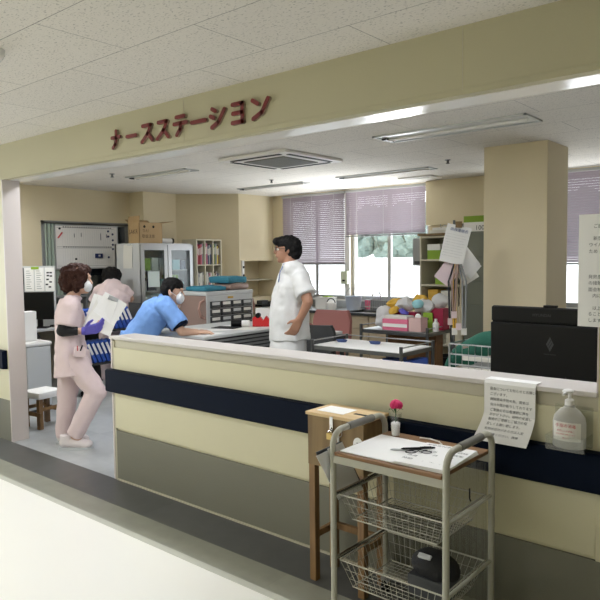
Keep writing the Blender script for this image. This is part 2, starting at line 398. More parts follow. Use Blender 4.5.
def window(n, a, b, y, z0, z1, mull):
    w_ = struct(MB().box(a, b, y+.06, y+.10, z0, z0+.05, M['alu']).box(a, b, y+.06, y+.10, z1-.05, z1, M['alu']).box(a, a+.05, y+.06, y+.10, z0+.05, z1-.05, M['alu']).box(b-.05, b, y+.06, y+.10, z0+.05, z1-.05, M['alu']).box(mull-.025, mull+.025, y+.055, y+.10, z0+.05, z1-.05, M['alu']), 'window_%d' % n)
    g = B(a+.05, b-.05, y+.078, y+.084, z0+.05, z1-.05, M['glass']).build('pane', parent=w_)
    B(a, b, y-.03, y+.06, z0-.02, z0, M['white']).build('window_sill', parent=w_)
for n, ((a, b), ml) in enumerate(zip(wins, (-5.98, -4.74, -1.9))): window(n+1, a, b, WY, WZ0, WZ1, ml)
mb = MB(); y0, y1, z0, z1 = wy0, wy1, wz0, wz1
for a, b, c, d in ((y0, y1, z0, z0+.05), (y0, y1, z1-.05, z1), (y0, y0+.05, z0, z1), (y1-.05, y1, z0, z1), (4.84, 4.89, z0, z1)): mb.box(LX-.10, LX+.02, a, b, c, d, M['grey'])
wl = struct(mb, 'window_4'); B(LX-.07, LX-.064, y0+.05, y1-.05, z0+.05, z1-.05, M['glass_dk']).build('pane', parent=wl)
struct(B(LX-.18, LX-.12, y0, y1, z0, z1, M['dkgrey']), 'wall_shaft')

# outside
tag(B(-40, 30, 8.4, 60, -.6, -.5, M['ext']).build('outside_ground'), kind='structure')
tag(B(-30, 10, 20, 21, -.5, 1.5, M['ext']).build('retaining_wall'), kind='structure')
for k, (x, y, w_, lab) in enumerate(((-13.0, 22.2, 1.9, 'pale green tree row outside under the raised blind'), (-7.4, 22.4, 1.5, 'pale green bushy trees outside the window right of the beige pillar'))):
    t = thing('tree', lab, 'tree', (x, y, 1.4))
    mb = MB()
    for q in range(170):
        a = random.uniform(-w_, w_)*1.25; s_ = random.uniform(.18, .36); mb.ell((a, random.uniform(-.5, .5), .25+random.random()*1.75), (s_, s_, s_), M['foliage'], 12, 9)
    for v in mb.bm.verts: v.co += V(noise.noise_vector(v.co*6))*.13
    mb.build('crown', parent=t); MB().tube([(0, 0, -1.9), (.1, 0, -.6), (0, 0, .7)], [.2, .16, .12], M['wood_leg']).build('trunk', parent=t)

# blinds
def blind(a, b, z0, z1, lab):
    t = thing('window_blind', lab, 'blind', ((a+b)/2, WY-.06, z1), group='lavender slatted window blinds')
    h = (b-a)/2
    B(-h, h, -.025, .025, -.03, 0, M['ltgrey']).build('headrail', parent=t)
    mb = MB(); n = int((z1-z0-.04)/.028); ang = math.radians(54)
    for k in range(n):
        z = -.04-k*.028; pts = [(-.0155*math.cos(ang), .0155*math.sin(ang)), (0, .003), (.0155*math.cos(ang), -.0155*math.sin(ang))]
        for (ya, za), (yb, zb) in zip(pts, pts[1:]):
            vs = [mb.bm.verts.new(q) for q in ((-h, ya, z+za), (h, ya, z+za), (h, yb, z+zb), (-h, yb, z+zb))]; mb.face(vs, mb.mi(M['blind']))
    mb.build('slats', parent=t, fix=False)
    B(-h, h, -.012, .012, z0-z1, z0-z1+.018, M['grey']).build('bottom_rail', parent=t)
    mb = MB()
    for x in (-h*.7, h*.0, h*.7): mb.tube([(x, -.015, -.02), (x, -.015, z0-z1+.01)], .0016, M['ltgrey'], 5)
    mb.build('ladder_cords', parent=t)
blind(-6.54, -5.40, 1.41, 2.43, 'lavender slatted blind lowered halfway behind the standing man in white')
blind(-5.37, -4.13, 1.79, 2.43, 'lavender slatted blind raised high over the sink, trees below it')
blind(-2.93, -.92, 1.40, 2.43, 'lavender slatted blind right of the beige pillar')

# ================================================================== CEILING THINGS
def troffer(x0, x1, y0, y1, lab, lit=None, grp='recessed ceiling lights'):
    t = thing('ceiling_light', lab, 'ceiling light', ((x0+x1)/2, (y0+y1)/2, H), group=grp)
    hx, hy = (x1-x0)/2, (y1-y0)/2; f = .018
    mb = MB()
    for a, b, c, d in ((-hx, hx, -hy, -hy+f), (-hx, hx, hy-f, hy), (-hx, -hx+f, -hy, hy), (hx-f, hx, -hy, hy)): mb.box(a, b, c, d, -.012, 0, M['ltgrey'])
    mb.build('frame', parent=t)
    if lit: B(-hx+f, hx-f, -hy+f, hy-f, -.009, -.002, lit).build('diffuser', parent=t)
    else:
        B(-hx+f, hx-f, -hy+f, hy-f, -.004, -.001, M['lamp_off']).build('reflector', parent=t)
        MB().tube([(-hx+.06, .0, -.014), (hx-.04, .0, -.014)], .012, M['white'], 8).build('tube_lamp', parent=t)
        B(-hx+.02, -hx+.06, -.05, .05, -.02, -.004, M['dkgrey']).build('lamp_holder', parent=t)
troffer(-6.35, -5.30, 4.47, 4.66, 'long ceiling light at the left, above the woman in pink and the man in blue')
troffer(-6.34, -5.2, 6.24, 6.40, 'small far ceiling light behind the square air vent')
troffer(-2.90, -1.68, 4.35, 4.66, 'largest ceiling light, in front of the beige pillar')
troffer(-4.64, -3.42, 6.18, 6.38, 'ceiling light nearest the raised blind')
for x_, lab in ((-6.9, 'added unseen fill light just inside the header, above the far left corner'), (-4.9, 'added unseen fill light just inside the header, above the work table side'), (-2.9, 'added unseen fill light just inside the header, left of the monitor'), (-.9, 'added unseen fill light just inside the header, above the monitor')): troffer(x_-.6, x_+.6, 3.05, 3.30, lab, M['fill_on'], 'added room fill lights')  # fill panels added out of view to brighten the room; visible troffers stay off
troffer(-4.6, -3.4, .35, .65, 'lit corridor ceiling light furthest down the corridor', M['lamp_on'], 'lit corridor lights')
troffer(-3.0, -1.8, -.9, -.6, 'lit corridor ceiling light behind the viewer', M['lamp_on'], 'lit corridor lights')
t = thing('ceiling_vent', 'flat white slim vent on the ceiling close to the window', 'ceiling vent', (-3.95, 6.93, H))
B(-.22, .22, -.13, .13, -.02, 0, M['white'], bev=.004).build('frame', parent=t); B(-.17, .17, -.08, .08, -.026, -.018, M['paper2']).build('cover', parent=t)
t = thing('air_conditioner', 'square white ceiling air conditioner with a grey grille and dark slots', 'air conditioner', (-4.17, 4.70, H))
mb = MB()
mb.box(-.42, .42, -.42, .42, -.03, 0, M['white'], bev=.008); mb.build('panel', parent=t)
mb = MB()
for k in range(4):
    a = k*PI/2; q = [(rotz(x, y, a)) for x, y in ((-.31, -.375), (.31, -.375), (.31, -.335), (-.31, -.335))]
    mb.prism(q, lambda u, v: (u, v, -.034), (0, 0, .006), M['black'])
mb.build('air_slots', parent=t)
mb = MB(); mb.box(-.25, .25, -.25, .25, -.036, -.028, M['grip'])
for k in range(24): mb.box(-.24, .24, -.24+k*.0205, -.232+k*.0205, -.040, -.035, M['grey'])
mb.build('grille', parent=t)
for (x, y, lab) in ((-6.2, 4.2, 'ceiling sprinkler above the left ceiling light'), (-3.05, 5.9, 'ceiling sprinkler near the window side, left of the pillar'), (-5.35, 5.85, 'ceiling sprinkler above the far small light')):
    tag(MB().lathe([(.03, 0), (.03, -.004), (.012, -.008), (.012, -.03), (.02, -.034), (.02, -.038)], (0, 0, 0), M['steel_dk'], 12).build('sprinkler'), lab, 'sprinkler').location = (x, y, H)
tag(MB().lathe([(.06, 0), (.06, -.02), (.045, -.045), (.02, -.05)], (0, 0, 0), M['white_gloss'], 20).build('smoke_detector', smooth=True), 'round white smoke detector on the corridor ceiling at the left edge', 'smoke detector').location = (-2.97, 1.40, H)

# ================================================================== SIGN
SG = {  # strokes in a unit box, x 0..1, y 0..1
 'na': [[(.05, .62), (.95, .62)], [(.55, 1), (.55, .55), (.42, .2), (.15, 0)]],
 'bar': [[(.03, .5), (.97, .5)]],
 'su': [[(.12, .92), (.86, .92), (.6, .45), (.02, 0)], [(.56, .46), (.98, .02)]],
 'te': [[(.18, .98), (.82, .98)], [(.0, .62), (1, .62)], [(.55, .62), (.48, .3), (.2, 0)]],
 'shi': [[(.12, .98), (.36, .85)], [(0, .62), (.24, .49)], [(.08, .02), (.55, .25), (.98, .85)]],
 'yo': [[(.12, .96), (.9, .96), (.9, .03), (.1, .03)], [(.15, .5), (.9, .5)]],
 'n': [[(.05, .95), (.36, .74)], [(.08, .03), (.6, .28), (.98, .9)]]}
t = thing('wall_sign', 'dark red raised katakana lettering on the header above the counter', 'sign', (-3.03, 2.547, 2.29))
for ch, x, wd in (('na', -3.685, .095), ('bar', -3.515, .105), ('su', -3.355, .11), ('su', -3.20, .11), ('te', -3.035, .115), ('bar', -2.875, .125), ('shi', -2.715, .115), ('yo', -2.56, .095), ('n', -2.39, .12)):
    for sub, dy0, dy1, rr, mm in ((0, 0, -.014, .0115, 'sign_side'), (1, -.014, -.018, .0115, 'sign_red')):
        mb = MB() if sub == 0 else mb
        for st in SG[ch]:
            P = [((a-.5)*wd, (b-.5)*.105) for a, b in st]
            for (a, b), (c, d) in zip(P, P[1:]):
                L_ = math.hypot(c-a, d-b); ax, ay = (c-a)/L_, (d-b)/L_; an = math.atan2(ay, ax)
                poly = arc((c, d), rr, an-PI/2, an+PI/2, 6)+arc((a, b), rr, an+PI/2, an+3*PI/2, 6)
                mb.prism(poly, lambda u, v: (x+u, 2.547+dy0, 2.29+v), (0, dy1-dy0, 0), M[mm])
    mb.build('letter', parent=t, world=True)

# ================================================================== FOREGROUND
# --- wooden ballot box on its stand
t = thing('suggestion_box_stand', 'wooden padlocked box on four legs with a slot in its pale top', 'box stand', (-1.735, 2.385, 0))
x0, x1, y0, y1 = -.155, .155, -.095, .095
for sx in (-1, 1):
    for sy in (-1, 1): B(sx*.136-.017, sx*.136+.017, sy*.076-.017, sy*.076+.017, 0, .553, M['wood_leg'], bev=.002).build('leg', parent=t)
B(x0, x1, y0, y1, .553, .785, M['wood'], bev=.002).build('box_body', parent=t)
mb = MB(); mb.box(x0-.008, x1+.008, y0-.008, y1+.004, .785, .80, M['wood_top'], bev=.003); lid = mb.build('lid', parent=t)
B(.05, .115, -.022, -.002, .7985, .8008, M['black']).build('slot', parent=lid)
B(-.13, .02, -.06, .05, .7995, .8012, M['paper']).build('label_sheet', parent=lid)
B(-.115, .115, .066, .086, .20, .23, M['wood_leg']).build('stretcher', parent=t)
for sx in (-1, 1): B(sx*.136-.010, sx*.136+.010, -.055, .055, .20, .23, M['wood_leg']).build('stretcher', parent=t)
mb = MB(); mb.box(-.022, -.004, -.104, -.096, .73, .795, M['chrome'], bev=.001); mb.tube([(-.013, -.106, .745), (-.013, -.112, .735), (-.013, -.106, .722)], .003, M['chrome']); hp = mb.build('hasp', parent=t)
mb = MB(); mb.tube(arc((0, 0), .011, 0, PI, 8, lambda u, v: (-.016+u, -.110, .722+v)), .0022, M['chrome'], 6)
mb.box(-.031, -.001, -.117, -.103, .692, .722, mat('padlock_brass', (196, 170, 110), .3, .9), bev=.003); mb.build('padlock', parent=t)
mb = MB(); mb.tube(arc((.025, .725), .018, -PI/2, PI*1.4, 16, lambda u, v: (u, -.100, v)), .0014, M['steel'], 5); mb.box(.020, .029, -.103, -.098, .685, .712, M['steel']); mb.build('key_ring', parent=t)
mb = MB(); mb.lathe([(.026, 0), (.026, .001)], (.126, -.0955, .69), M['paper'], 20, 'y', 1, 1.2); mb.text('3', .03, (.118, -.0972, .679), (1, 0, 0), (0, 0, 1), M['ink']); mb.build('oval_sticker', parent=t)

# --- trolley
TX, TY = -1.30, 2.22
t = thing('wire_trolley', 'grey tubular trolley with wooden top and two wire baskets by the counter', 'trolley', (TX, TY, 0))
HX, HY, ZT = .247, .19, .815
for sx in (-1, 1):
    x = sx*HX; r = .06
    pts = [(x, -HY, .04), (x, -HY, ZT-r)]+arc((-HY+r, ZT-r), r, PI, PI/2, 6, lambda u, v: (x, u, v))[1:]+arc((HY-r, ZT-r), r, PI/2, 0, 6, lambda u, v: (x, u, v))+[(x, HY, .04)]
    f = MB().tube(pts, .0125, M['trolley'], 12).build('side_frame', parent=t, smooth=True)
    MB().tube([(x, -HY+.10, ZT), (x, HY-.10, ZT)], .0155, M['grip'], 12).build('grip', parent=f, smooth=True)
    for z in (.56, .295):
        MB().tube([(x, -HY, z), (x, HY, z)], .008, M['chrome'] if sx < 0 else M['trolley'], 8).build('side_rail', parent=f, smooth=True)
    for sy in (-1, 1):
        mb = MB(); mb.lathe([(.028, -.01), (.032, -.006), (.032, .006), (.028, .01)], (x, sy*HY, .032), M['black'], 16, 'x'); mb.box(x-.016, x+.016, sy*HY-.014, sy*HY+.014, .055, .075, M['steel']); mb.build('caster', parent=t)
B(-HX+.014, HX-.014, -HY-.012, HY+.012, .722, .737, M['board'], bev=.004).build('wooden_top', parent=t)
for sy in (-1, 1): B(-HX+.005, HX-.005, sy*HY-.009, sy*HY+.009, .692, .722, M['trolley']).build('cross_bar', parent=t)
def basket(z, h):
    w_, d_, w2, d2 = HX-.02, HY-.015, HX-.06, HY-.045; zb = z-h; mb = MB()
    mb.tube([(-w_, -d_, z), (w_, -d_, z), (w_, d_, z), (-w_, d_, z)], .0035, M['wire'], 6, closed=True)
    mb.tube([(-w2, -d2, zb), (w2, -d2, zb), (w2, d2, zb), (-w2, d2, zb)], .003, M['wire'], 6, closed=True)
    r1 = mb.build('basket_rim', parent=None); mb = MB(); n = 16
    for k in range(n+1):
        a = -1+2*k/n
        for s_ in (-1, 1): mb.tube([(w_*a, s_*d_, z), (w2*a, s_*d2, zb)], .0011, M['wire'], 4)
        mb.tube([(w2*a, -d2, zb), (w2*a, d2, zb)], .0011, M['wire'], 4)
    for k in range(13):
        a = -1+2*k/12
        for s_ in (-1, 1): mb.tube([(s_*w_, d_*a, z), (s_*w2, d2*a, zb)], .0011, M['wire'], 4)
        mb.tube([(-w2, d2*a, zb), (w2, d2*a, zb)], .0011, M['wire'], 4)
    for q in (.35, .7):
        a, b = w_+(w2-w_)*q, d_+(d2-d_)*q; mb.tube([(-a, -b, z-h*q), (a, -b, z-h*q), (a, b, z-h*q), (-a, b, z-h*q)], .0011, M['wire'], 5, closed=True)
    bs = mb.build('wire_basket', parent=t); r1.parent = bs
basket(.56, .10); basket(.292, .11)
for x, sy in ((HX, 1),): MB().tube([(x-.05, HY-.09, .60), (x-.05, HY-.09, .56), (x-.045, HY-.09, .55)], .003, M['black'], 6).build('hook', parent=t)
# ribbed clear back sheet
mb = MB(); mb.grid(lambda u, v: (-HX+.03+u*(2*HX-.06), HY+.022+.0035*math.sin(u*2*PI*15), .10+v*.575), 120, 1, .001, M['vinyl']); mb.build('ribbed_back_panel', parent=t)

ZB = .7375
def sheet(name, lab, cx, cy, w_, h_, rz, z, m=M['paper'], cat='paper', th=.0008, curl=0, textlines=None, group=None):
    t_ = thing(name, lab, cat, (cx, cy, z), rz, group)
    mb = MB(); mb.grid(lambda u, v: ((u-.5)*w_, (v-.5)*h_, th+curl*(max(0, abs(u-.5)*2-.6)**2)), 8, 2, th, m)
    if textlines:
        for k, (tx, sz, mm) in enumerate(textlines): mb.text(tx, sz, (-w_*.42, h_*.5-.03-.022*k, th+.0002), (1, 0, 0), (0, 1, 0), mm, .0006)
    return mb.build('sheet', parent=t_)
tag(B(-.135, .135, -.15, .15, 0, .003, M['paper']).build('paper_sheet', loc=None), 'blank white sheets lying on the left half of the trolley top', 'paper').location = (TX-.085, TY-.03, ZB)
o = MB()
for k in range(4): o.box(-.105, .105, -.145, .145, k*.003, k*.003+.0025, M['paper'], rz=.02*k-.03)
for k, s_ in enumerate(('面会受付票', '氏名　　　　　続柄', '患者氏名　　　病室', '日付　　月　　日', '体温　　　　　℃', '時間　　:　〜　:')): o.text(s_, .021, (-.095, .112-.042*k, .0125), (1, 0, 0), (0, 1, 0), M['ink'], .0005)
o = tag(o.build('form_stack'), 'stack of printed visitor forms on the right half of the trolley top', 'paper stack'); o.location = (TX+.125, TY-.035, ZB); o.rotation_euler = (0, 0, .04)
for k, (x, y, a, lab, mm) in enumerate(((TX-.005, TY-.03, .5, 'white and black ballpoint pen lying left of the spectacles', 'ltgrey'), (TX+.03, TY-.01, .75, 'black pen across the visitor forms', 'black'))):
    p_ = thing('pen', lab, 'pen', (x, y, ZB+.0175 if k else ZB+.0085), a)
    MB().tube([(-.065, 0, 0), (-.055, 0, 0), (.06, 0, 0), (.07, 0, 0)], [.0015, .0045, .0045, .003], M[mm], 8).build('barrel', parent=p_)
    B(.01, .055, -.001, .001, .004, .006, M['black']).build('clip', parent=p_)
g = thing('spectacles', 'thin dark folded spectacles lying on the forms beside the pens', 'glasses', (TX+.055, TY-.045, ZB+.0125), .6)
for sx in (-1, 1): MB().tube(arc((sx*.03, 0), .02, 0, 2*PI, 14, lambda u, v: (u, v*.7, .003))[:-1], .0018, M['ink'], 6, closed=True).build('rim', parent=g)
MB().tube([(-.01, 0, .003), (0, .004, .006), (.01, 0, .003)], .0018, M['ink'], 5).build('bridge', parent=g)
for sx in (-1, 1): MB().tube([(sx*.05, .003, .003), (sx*.03, .02, .004), (-sx*.035, .026+.003*sx, .004)], .0016, M['ink'], 5).build('temple', parent=g)
# cord on the top
tag(MB().tube([(-.06, .02, .004), (-.02, .035, .003), (.03, .02, .003), (.06, -.01, .003), (.05, -.03, .003)], .003, M['paper2'], 6).build('cord'), 'short white cord beside the rose on the trolley top', 'cord').location = (TX+.0, TY+.145, ZB+.001)
# vase with rose
v_ = thing('flower_vase', 'clear tumbler holding one pink rose on the trolley top', 'vase', (TX-.165, TY+.145, ZB))
MB().lathe([(.018, 0), (.020, .002), (.028, .10), (.026, .10), (.018, .004)], (0, 0, 0), M['glass'], 20).build('tumbler', parent=v_, smooth=True)
MB().lathe([(.0165, .004), (.020, .055), (.014, .06)], (0, 0, 0), M['paper'], 16).build('white_wrap', parent=v_)
MB().tube([(0, 0, .03), (.002, 0, .12)], .002, M['leaf'], 6).build('stem', parent=v_)
mb = MB()
for k in range(9):
    a = k*2.4; r_ = .008+.0024*k; mb.ell((.002+r_*math.cos(a)*.6, r_*math.sin(a)*.6, .142-.0010*k), (.014, .014, .017), M['rose'], 10, 6)
mb.build('rose_bloom', parent=v_, smooth=True)
mb = MB()
for a in (0.3, 2.3, 4.2): mb.grid(lambda u, v: (math.cos(a)*(.005+.028*u)+(v-.5)*.014*math.sin(u*PI)*-math.sin(a), math.sin(a)*(.005+.028*u)+(v-.5)*.014*math.sin(u*PI)*math.cos(a), .10+.02*math.sin(u*2.2)), 6, 2, .0008, M['leaf'])
mb.build('leaves', parent=v_)
# hanging clipped sheets left of trolley
hs = thing('hanging_clipboard', 'tilted clipboard of white sheets hanging off the left side of the trolley', 'clipboard', (-1.572, 2.12, .60))
def quad(name, P, th, m):
    P = [V(p) for p in P]; mb = MB(); mb.grid(lambda u, v: (P[0]*(1-u)+P[1]*u)*(1-v)+(P[3]*(1-u)+P[2]*u)*v, 4, 4, th, m); return mb.build(name, parent=hs, world=True)
quad('board', ((-1.592, 1.975, .735), (-1.592, 2.140, .742), (-1.592, 2.305, .498), (-1.592, 2.12, .500)), .004, M['dkgrey'])
quad('sheet', ((-1.582, 1.965, .725), (-1.580, 2.135, .735), (-1.580, 2.285, .50), (-1.580, 2.105, .508)), .0012, M['paper'])
quad('sheet', ((-1.576, 2.03, .738), (-1.576, 2.13, .745), (-1.576, 2.27, .515), (-1.576, 2.12, .53)), .0012, M['paper2'])
# black bag in lower basket
bz = .292-.11+.004
bag = thing('black_pouch', 'black fabric pouch in the lower wire basket', 'pouch', (TX+.09, TY-.0, bz))
mb = MB()
mb.ell((0, 0, .115), (.085, .07, .06), M['black_matte'], 20, 12); mb.ell((.03, .01, .10), (.07, .075, .05), M['black_matte'], 18, 10)
for v in mb.bm.verts: v.co += V(noise.noise_vector(v.co*14))*.010
mb.box(-.075, .09, -.065, .065, 0, .085, M['dkgrey'], bev=.01); mb.build('pouch_body', parent=bag, smooth=True)
B(-.035, .02, -.055, -.035, .155, .168, M['ltgrey'], rx=.6, bev=.004).build('zip_pull', parent=bag)

# --- notice draped over the counter edge
t = thing('draped_notice', 'printed notice hanging over the counter edge, its lower end curling outwards', 'notice', (-1.035, 2.53, .993))
def nz(u, v):   # v 0 top .. 1 bottom
    s_ = v*.30
    if s_ < .04: y, z = 2.60-s_*1.55, .9945
    elif s_ < .17: y, z = 2.532-.002*(s_-.04), .990-(s_-.04)
    else:
        q = s_-.17; y, z = 2.532-.9*q**1.5*2.0, .860-q*.78
    return (-1.14+u*.212-.02*max(0, v-.55)*(1.4-u), y, z)
mb = MB(); mb.grid(lambda u, v: nz(u, v), 6, 24, .0012, M['paper'])
lines = ('面会についてお知らせとお願い', 'ございます。', '病院感染予防の為、面会は', '当分の間お断りしております', 'ご家族の方は看護師に声を', 'おかけ下さい。荷物の受渡し', '面会のご理解とご協力の程', '宜しくお願い致します。', '発熱咳症状がある方は入室', 'をご遠慮ください。病棟')
for k, s_ in enumerate(lines):
    v = .25+k*.073; p = V(nz(.12, v)); q = V(nz(.12, v-.02)); yd = (q-p); mb.text(s_, .0135, p+V((0, -.0012, 0)), (1, 0, 0), yd, M['ink'], .0008)
mb.build('sheet', parent=t, world=True)

# --- sanitizer in acrylic wall holder
t = thing('bottle_holder', 'clear acrylic wall holder on the counter front behind the pump bottle', 'bottle holder', (-.785, 2.50, .775))
mb = MB(); mb.box(-.855, -.715, 2.541, 2.546, .775, .93, M['acrylic'], bev=.002); mb.build('back_plate', parent=t, world=True)
mb = MB(); mb.box(-.855, -.715, 2.44, 2.541, .777, .781, M['acrylic']); mb.box(-.855, -.715, 2.437, 2.441, .777, .83, M['acrylic']); mb.box(-.855, -.851, 2.441, 2.541, .777, .83, M['acrylic']); mb.box(-.719, -.715, 2.441, 2.541, .777, .83, M['acrylic']); mb.build('tray', parent=t, world=True)
b = thing('sanitizer_bottle', 'translucent pump bottle of hand sanitizer with a red printed label', 'pump bottle', (-.785, 2.492, .782))
mb = MB(); prof = [(.045, 0), (.048, .004), (.048, .095), (.044, .118), (.03, .14), (.016, .152), (.015, .162)]
mb.lathe(prof, (0, 0, 0), M['bottle'], 28, 'z', 1.25, .85); mb.build('bottle_body', parent=b, smooth=True)
MB().lathe([(.017, .160), (.017, .178), (.012, .182), (.006, .184), (.006, .205)], (0, 0, 0), M['white'], 18).build('collar', parent=b, smooth=True)
mb = MB(); mb.ell((-.004, -.008, .212), (.020, .026, .009), M['white'], 14, 8); mb.tube([(-.004, -.02, .212), (-.008, -.05, .205)], .005, M['white'], 8); mb.build('pump_head', parent=b, smooth=True)
mb = MB()
mb.grid(lambda u, v: (.0605*math.sin((u-.5)*1.9), -.0415*math.cos((u-.5)*1.9), .03+v*.07), 10, 1, .0006, M['paper2'])
for k, (s_, z, sz, mm) in enumerate((('手指の消毒', .083, .015, M['ink_red']), ('病室に入る前後に', .066, .008, M['ink_red']), ('手指消毒をお願いします', .054, .0062, M['ink_red']), ('出入口', .040, .008, M['ink_red']))): mb.text(s_, sz, (0, -.0426, z), (1, 0, 0), (0, 0, 1), mm, .0004, align='CENTER')
mb.build('label', parent=b)

# --- notice hanging at the right jamb
t = thing('hanging_notice', 'long printed notice hanging at the right edge of the counter opening', 'notice', (-.68, 2.535, 1.44))
mb = MB(); mb.grid(lambda u, v: (-.775+u*.21, 2.538-.012*math.sin(u*2), 1.235+v*.415), 6, 2, .001, M['paper'])
for s_, z in (('ご面会の方へ', 1.60), ('新型コロナ', 1.555), ('ウイルス感染', 1.532), ('ため ご面会', 1.508), ('発熱患者様', 1.415), ('の接触を避け', 1.392), ('面会制限中', 1.368), ('内にお願い', 1.345), ('以上ご協力', 1.300), ('ることご了承', 1.278), ('します。', 1.255)):
    mb.text(s_, .016, (-.735+(.015 if s_[0] in 'ご新内以' else 0), 2.524, z), (1, 0, 0), (0, 0, 1), M['ink'], .0004)
mb.build('sheet', parent=t, world=True)
struct(B(-.705, -.70, 2.545, 2.72, .992, 2.17, M['jamb']), 'trim_10')

# --- monitor behind the counter
ax = V((-.856+1.36, 3.073-3.103, 0)); ang = math.atan2(ax.y, ax.x)
t = thing('desktop_monitor', 'large black monitor seen from behind at the right end of the counter', 'monitor', (-1.105, 3.10, .72), ang)
mb = MB(); mb.box(-.258, .258, .0, .022, .19, .535, M['black'], bev=.004); mb.build('display', parent=t)
mb = MB(); mb.box(-.256, .256, -.024, .0, .20, .455, M['black'], bev=.006); mb.box(-.256, .256, -.014, .0, .462, .532, M['black'], bev=.004)
mb.text('HYUNDAI', .020, (.0, -.0145, .492), (1, 0, 0), (0, 0, 1), M['dkgrey'], .0006, align='CENTER')
mb.prism([(0, -.035), (.018, 0), (0, .035), (-.018, 0)], lambda u, v: (.045+u, -.0245, .365+v), (0, -.0008, 0), M['dkgrey'])
for a, b in (((-.006, -.02), (.010, .008)), ((-.010, -.006), (.006, .022))): mb.tube([(.045+a[0], -.0256, .365+a[1]), (.045+b[0], -.0256, .365+b[1])], .0012, M['black'], 4)
mb.text('Diamondcrysta', .0095, (.045, -.0246, .315), (1, 0, 0), (0, 0, 1), M['dkgrey'], .0006, align='CENTER')
mb.build('rear_shell', parent=t)
mb = MB(); mb.box(-.03, .03, -.022, .01, .018, .21, M['black'], bev=.005); mb.build('stand_neck', parent=t)
B(-.11, .11, -.10, .08, 0, .02, M['black'], bev=.006).build('stand_base', parent=t)
B(.0, .06, .0, .03, .535, .545, M['black'], bev=.002).build('top_latch', parent=t)
mb = MB(); mb.tube([(.12, -.03, .22), (.15, -.05, .12), (.13, -.06, .03), (.16, .02, .005)], .004, M['black'], 6); mb.build('cable', parent=t)
# inner desk behind the counter
t = thing('counter_desk', 'long white desk behind the right end of the counter, under the monitor', 'desk', (-1.3, 3.1, 0))
B(-2.05, -.1, 2.76, 3.45, .695, .72, M['white'], bev=.003).build('desktop', parent=t, world=True)
for x in (-2.03, -.14): B(x, x+.03, 2.80, 3.43, 0, .695, M['ltgrey']).build('side_panel', parent=t, world=True)

# ---PART2---
# ================================================================== ROOM FURNITURE
# --- sink counter
for k, (a, b, lab) in enumerate(((-6.55, -5.60, 'beige base cabinet at the left end of the sink counter, behind the standing man'), (-5.60, -4.65, 'beige base cabinet behind the rose coloured chair'), (-4.65, -3.85, 'beige base cabinet right of the chair, behind the far steel trolley'))):
    t = thing('base_cabinet', lab, 'cabinet', ((a+b)/2, 7.15, 0), group='beige base cabinets under the sink counter')
    h = (b-a)/2-.004; B(-h, h, -.26, .285, .06, .762, M['cab']).build('body', parent=t)
    B(-h, h, -.22, .285, 0, .06, M['dkgrey']).build('plinth', parent=t)
    for z0, z1, nm in ((.60, .755, 'drawer'), (.075, .59, 'door')):
        d = B(-h+.006, h-.006, -.28, -.26, z0, z1, M['cab'], bev=.003).build(nm, parent=t)
        B(-.06, .06, -.30, -.28, z1-.03, z1-.018, M['alu']).build('handle', parent=d)
t = thing('sink_worktop', 'steel sink worktop with dark front edge under the windows', 'worktop', (-5.2, 7.15, .77))
mb = MB(); mb.box(-6.55, -5.05, 6.84, 7.44, .77, .80, M['steel'], bev=.003); mb.box(-4.55, -3.85, 6.84, 7.44, .77, .80, M['steel'], bev=.003); mb.box(-5.05, -4.55, 6.84, 6.93, .77, .80, M['steel']); mb.box(-5.05, -4.55, 7.32, 7.44, .77, .80, M['steel']); mb.box(-6.55, -3.85, 6.832, 6.842, .765, .80, M['dkgrey']); mb.box(-6.55, -3.85, 7.425, 7.44, .80, .90, M['steel'])
mb.build('top', parent=t, world=True)
mb = MB(); mb.box(-5.05, -4.55, 6.93, 7.32, .62, .63, M['steel']); mb.box(-5.06, -5.05, 6.92, 7.33, .62, .80, M['steel']); mb.box(-4.55, -4.54, 6.92, 7.33, .62, .80, M['steel']); mb.box(-5.05, -4.55, 6.92, 6.93, .62, .80, M['steel']); mb.box(-5.05, -4.55, 7.32, 7.33, .62, .80, M['steel']); mb.build('basin', parent=t, world=True)
MB().tube([(-4.8, 7.38, .80), (-4.8, 7.38, 1.0), (-4.8, 7.34, 1.04), (-4.8, 7.2, 1.03), (-4.8, 7.18, 1.0)], .011, M['chrome'], 8).build('faucet', parent=t, world=True)
def simple(name, lab, cat, loc, mb, m=None, rz=0, smooth=False, group=None):
    o = mb.build(name, m, smooth=smooth); o.location = loc; o.rotation_euler = (0, 0, rz); return tag(o, lab, cat, group)
simple('plastic_tub', 'white plastic tub with green lid corner on the sink counter', 'tub', (-5.55, 7.15, .80), MB().box(-.12, .12, -.09, .09, 0, .15, M['white'], bev=.01).box(-.125, .125, -.095, .095, .15, .165, M['paper2'], bev=.004).box(-.02, .08, -.05, .05, .165, .18, M['lime']))
t = thing('soap_bucket', 'pale blue-grey bucket on the sink counter under the dispenser', 'bucket', (-5.13, 7.22, .80)); MB().lathe([(.09, 0), (.115, .18), (.12, .185), (.11, .18), (.085, .01)], (0, 0, 0), mat('bucket_blue', (176, 186, 204), .4), 20).build('pail', parent=t, smooth=True); MB().tube(arc((0, .18), .118, 0, PI, 12, lambda u, v: (u, -.02, v)), .003, M['steel'], 5).build('handle', parent=t)
t = thing('white_kettle', 'round white pot with dark handle left of the blue-grey bucket', 'kettle', (-5.33, 6.98, .80)); MB().lathe([(.06, 0), (.075, .05), (.07, .10), (.03, .125), (.012, .13)], (0, 0, 0), M['white'], 18).build('pot', parent=t, smooth=True); MB().tube(arc((0, .09), .07, .2, PI-.2, 10, lambda u, v: (u, 0, v)), .006, M['black'], 6).build('handle', parent=t)
t = thing('soap_dispenser', 'pale green wall soap dispenser on the window mullion over the bucket', 'dispenser', (-5.38, 7.39, 1.14))
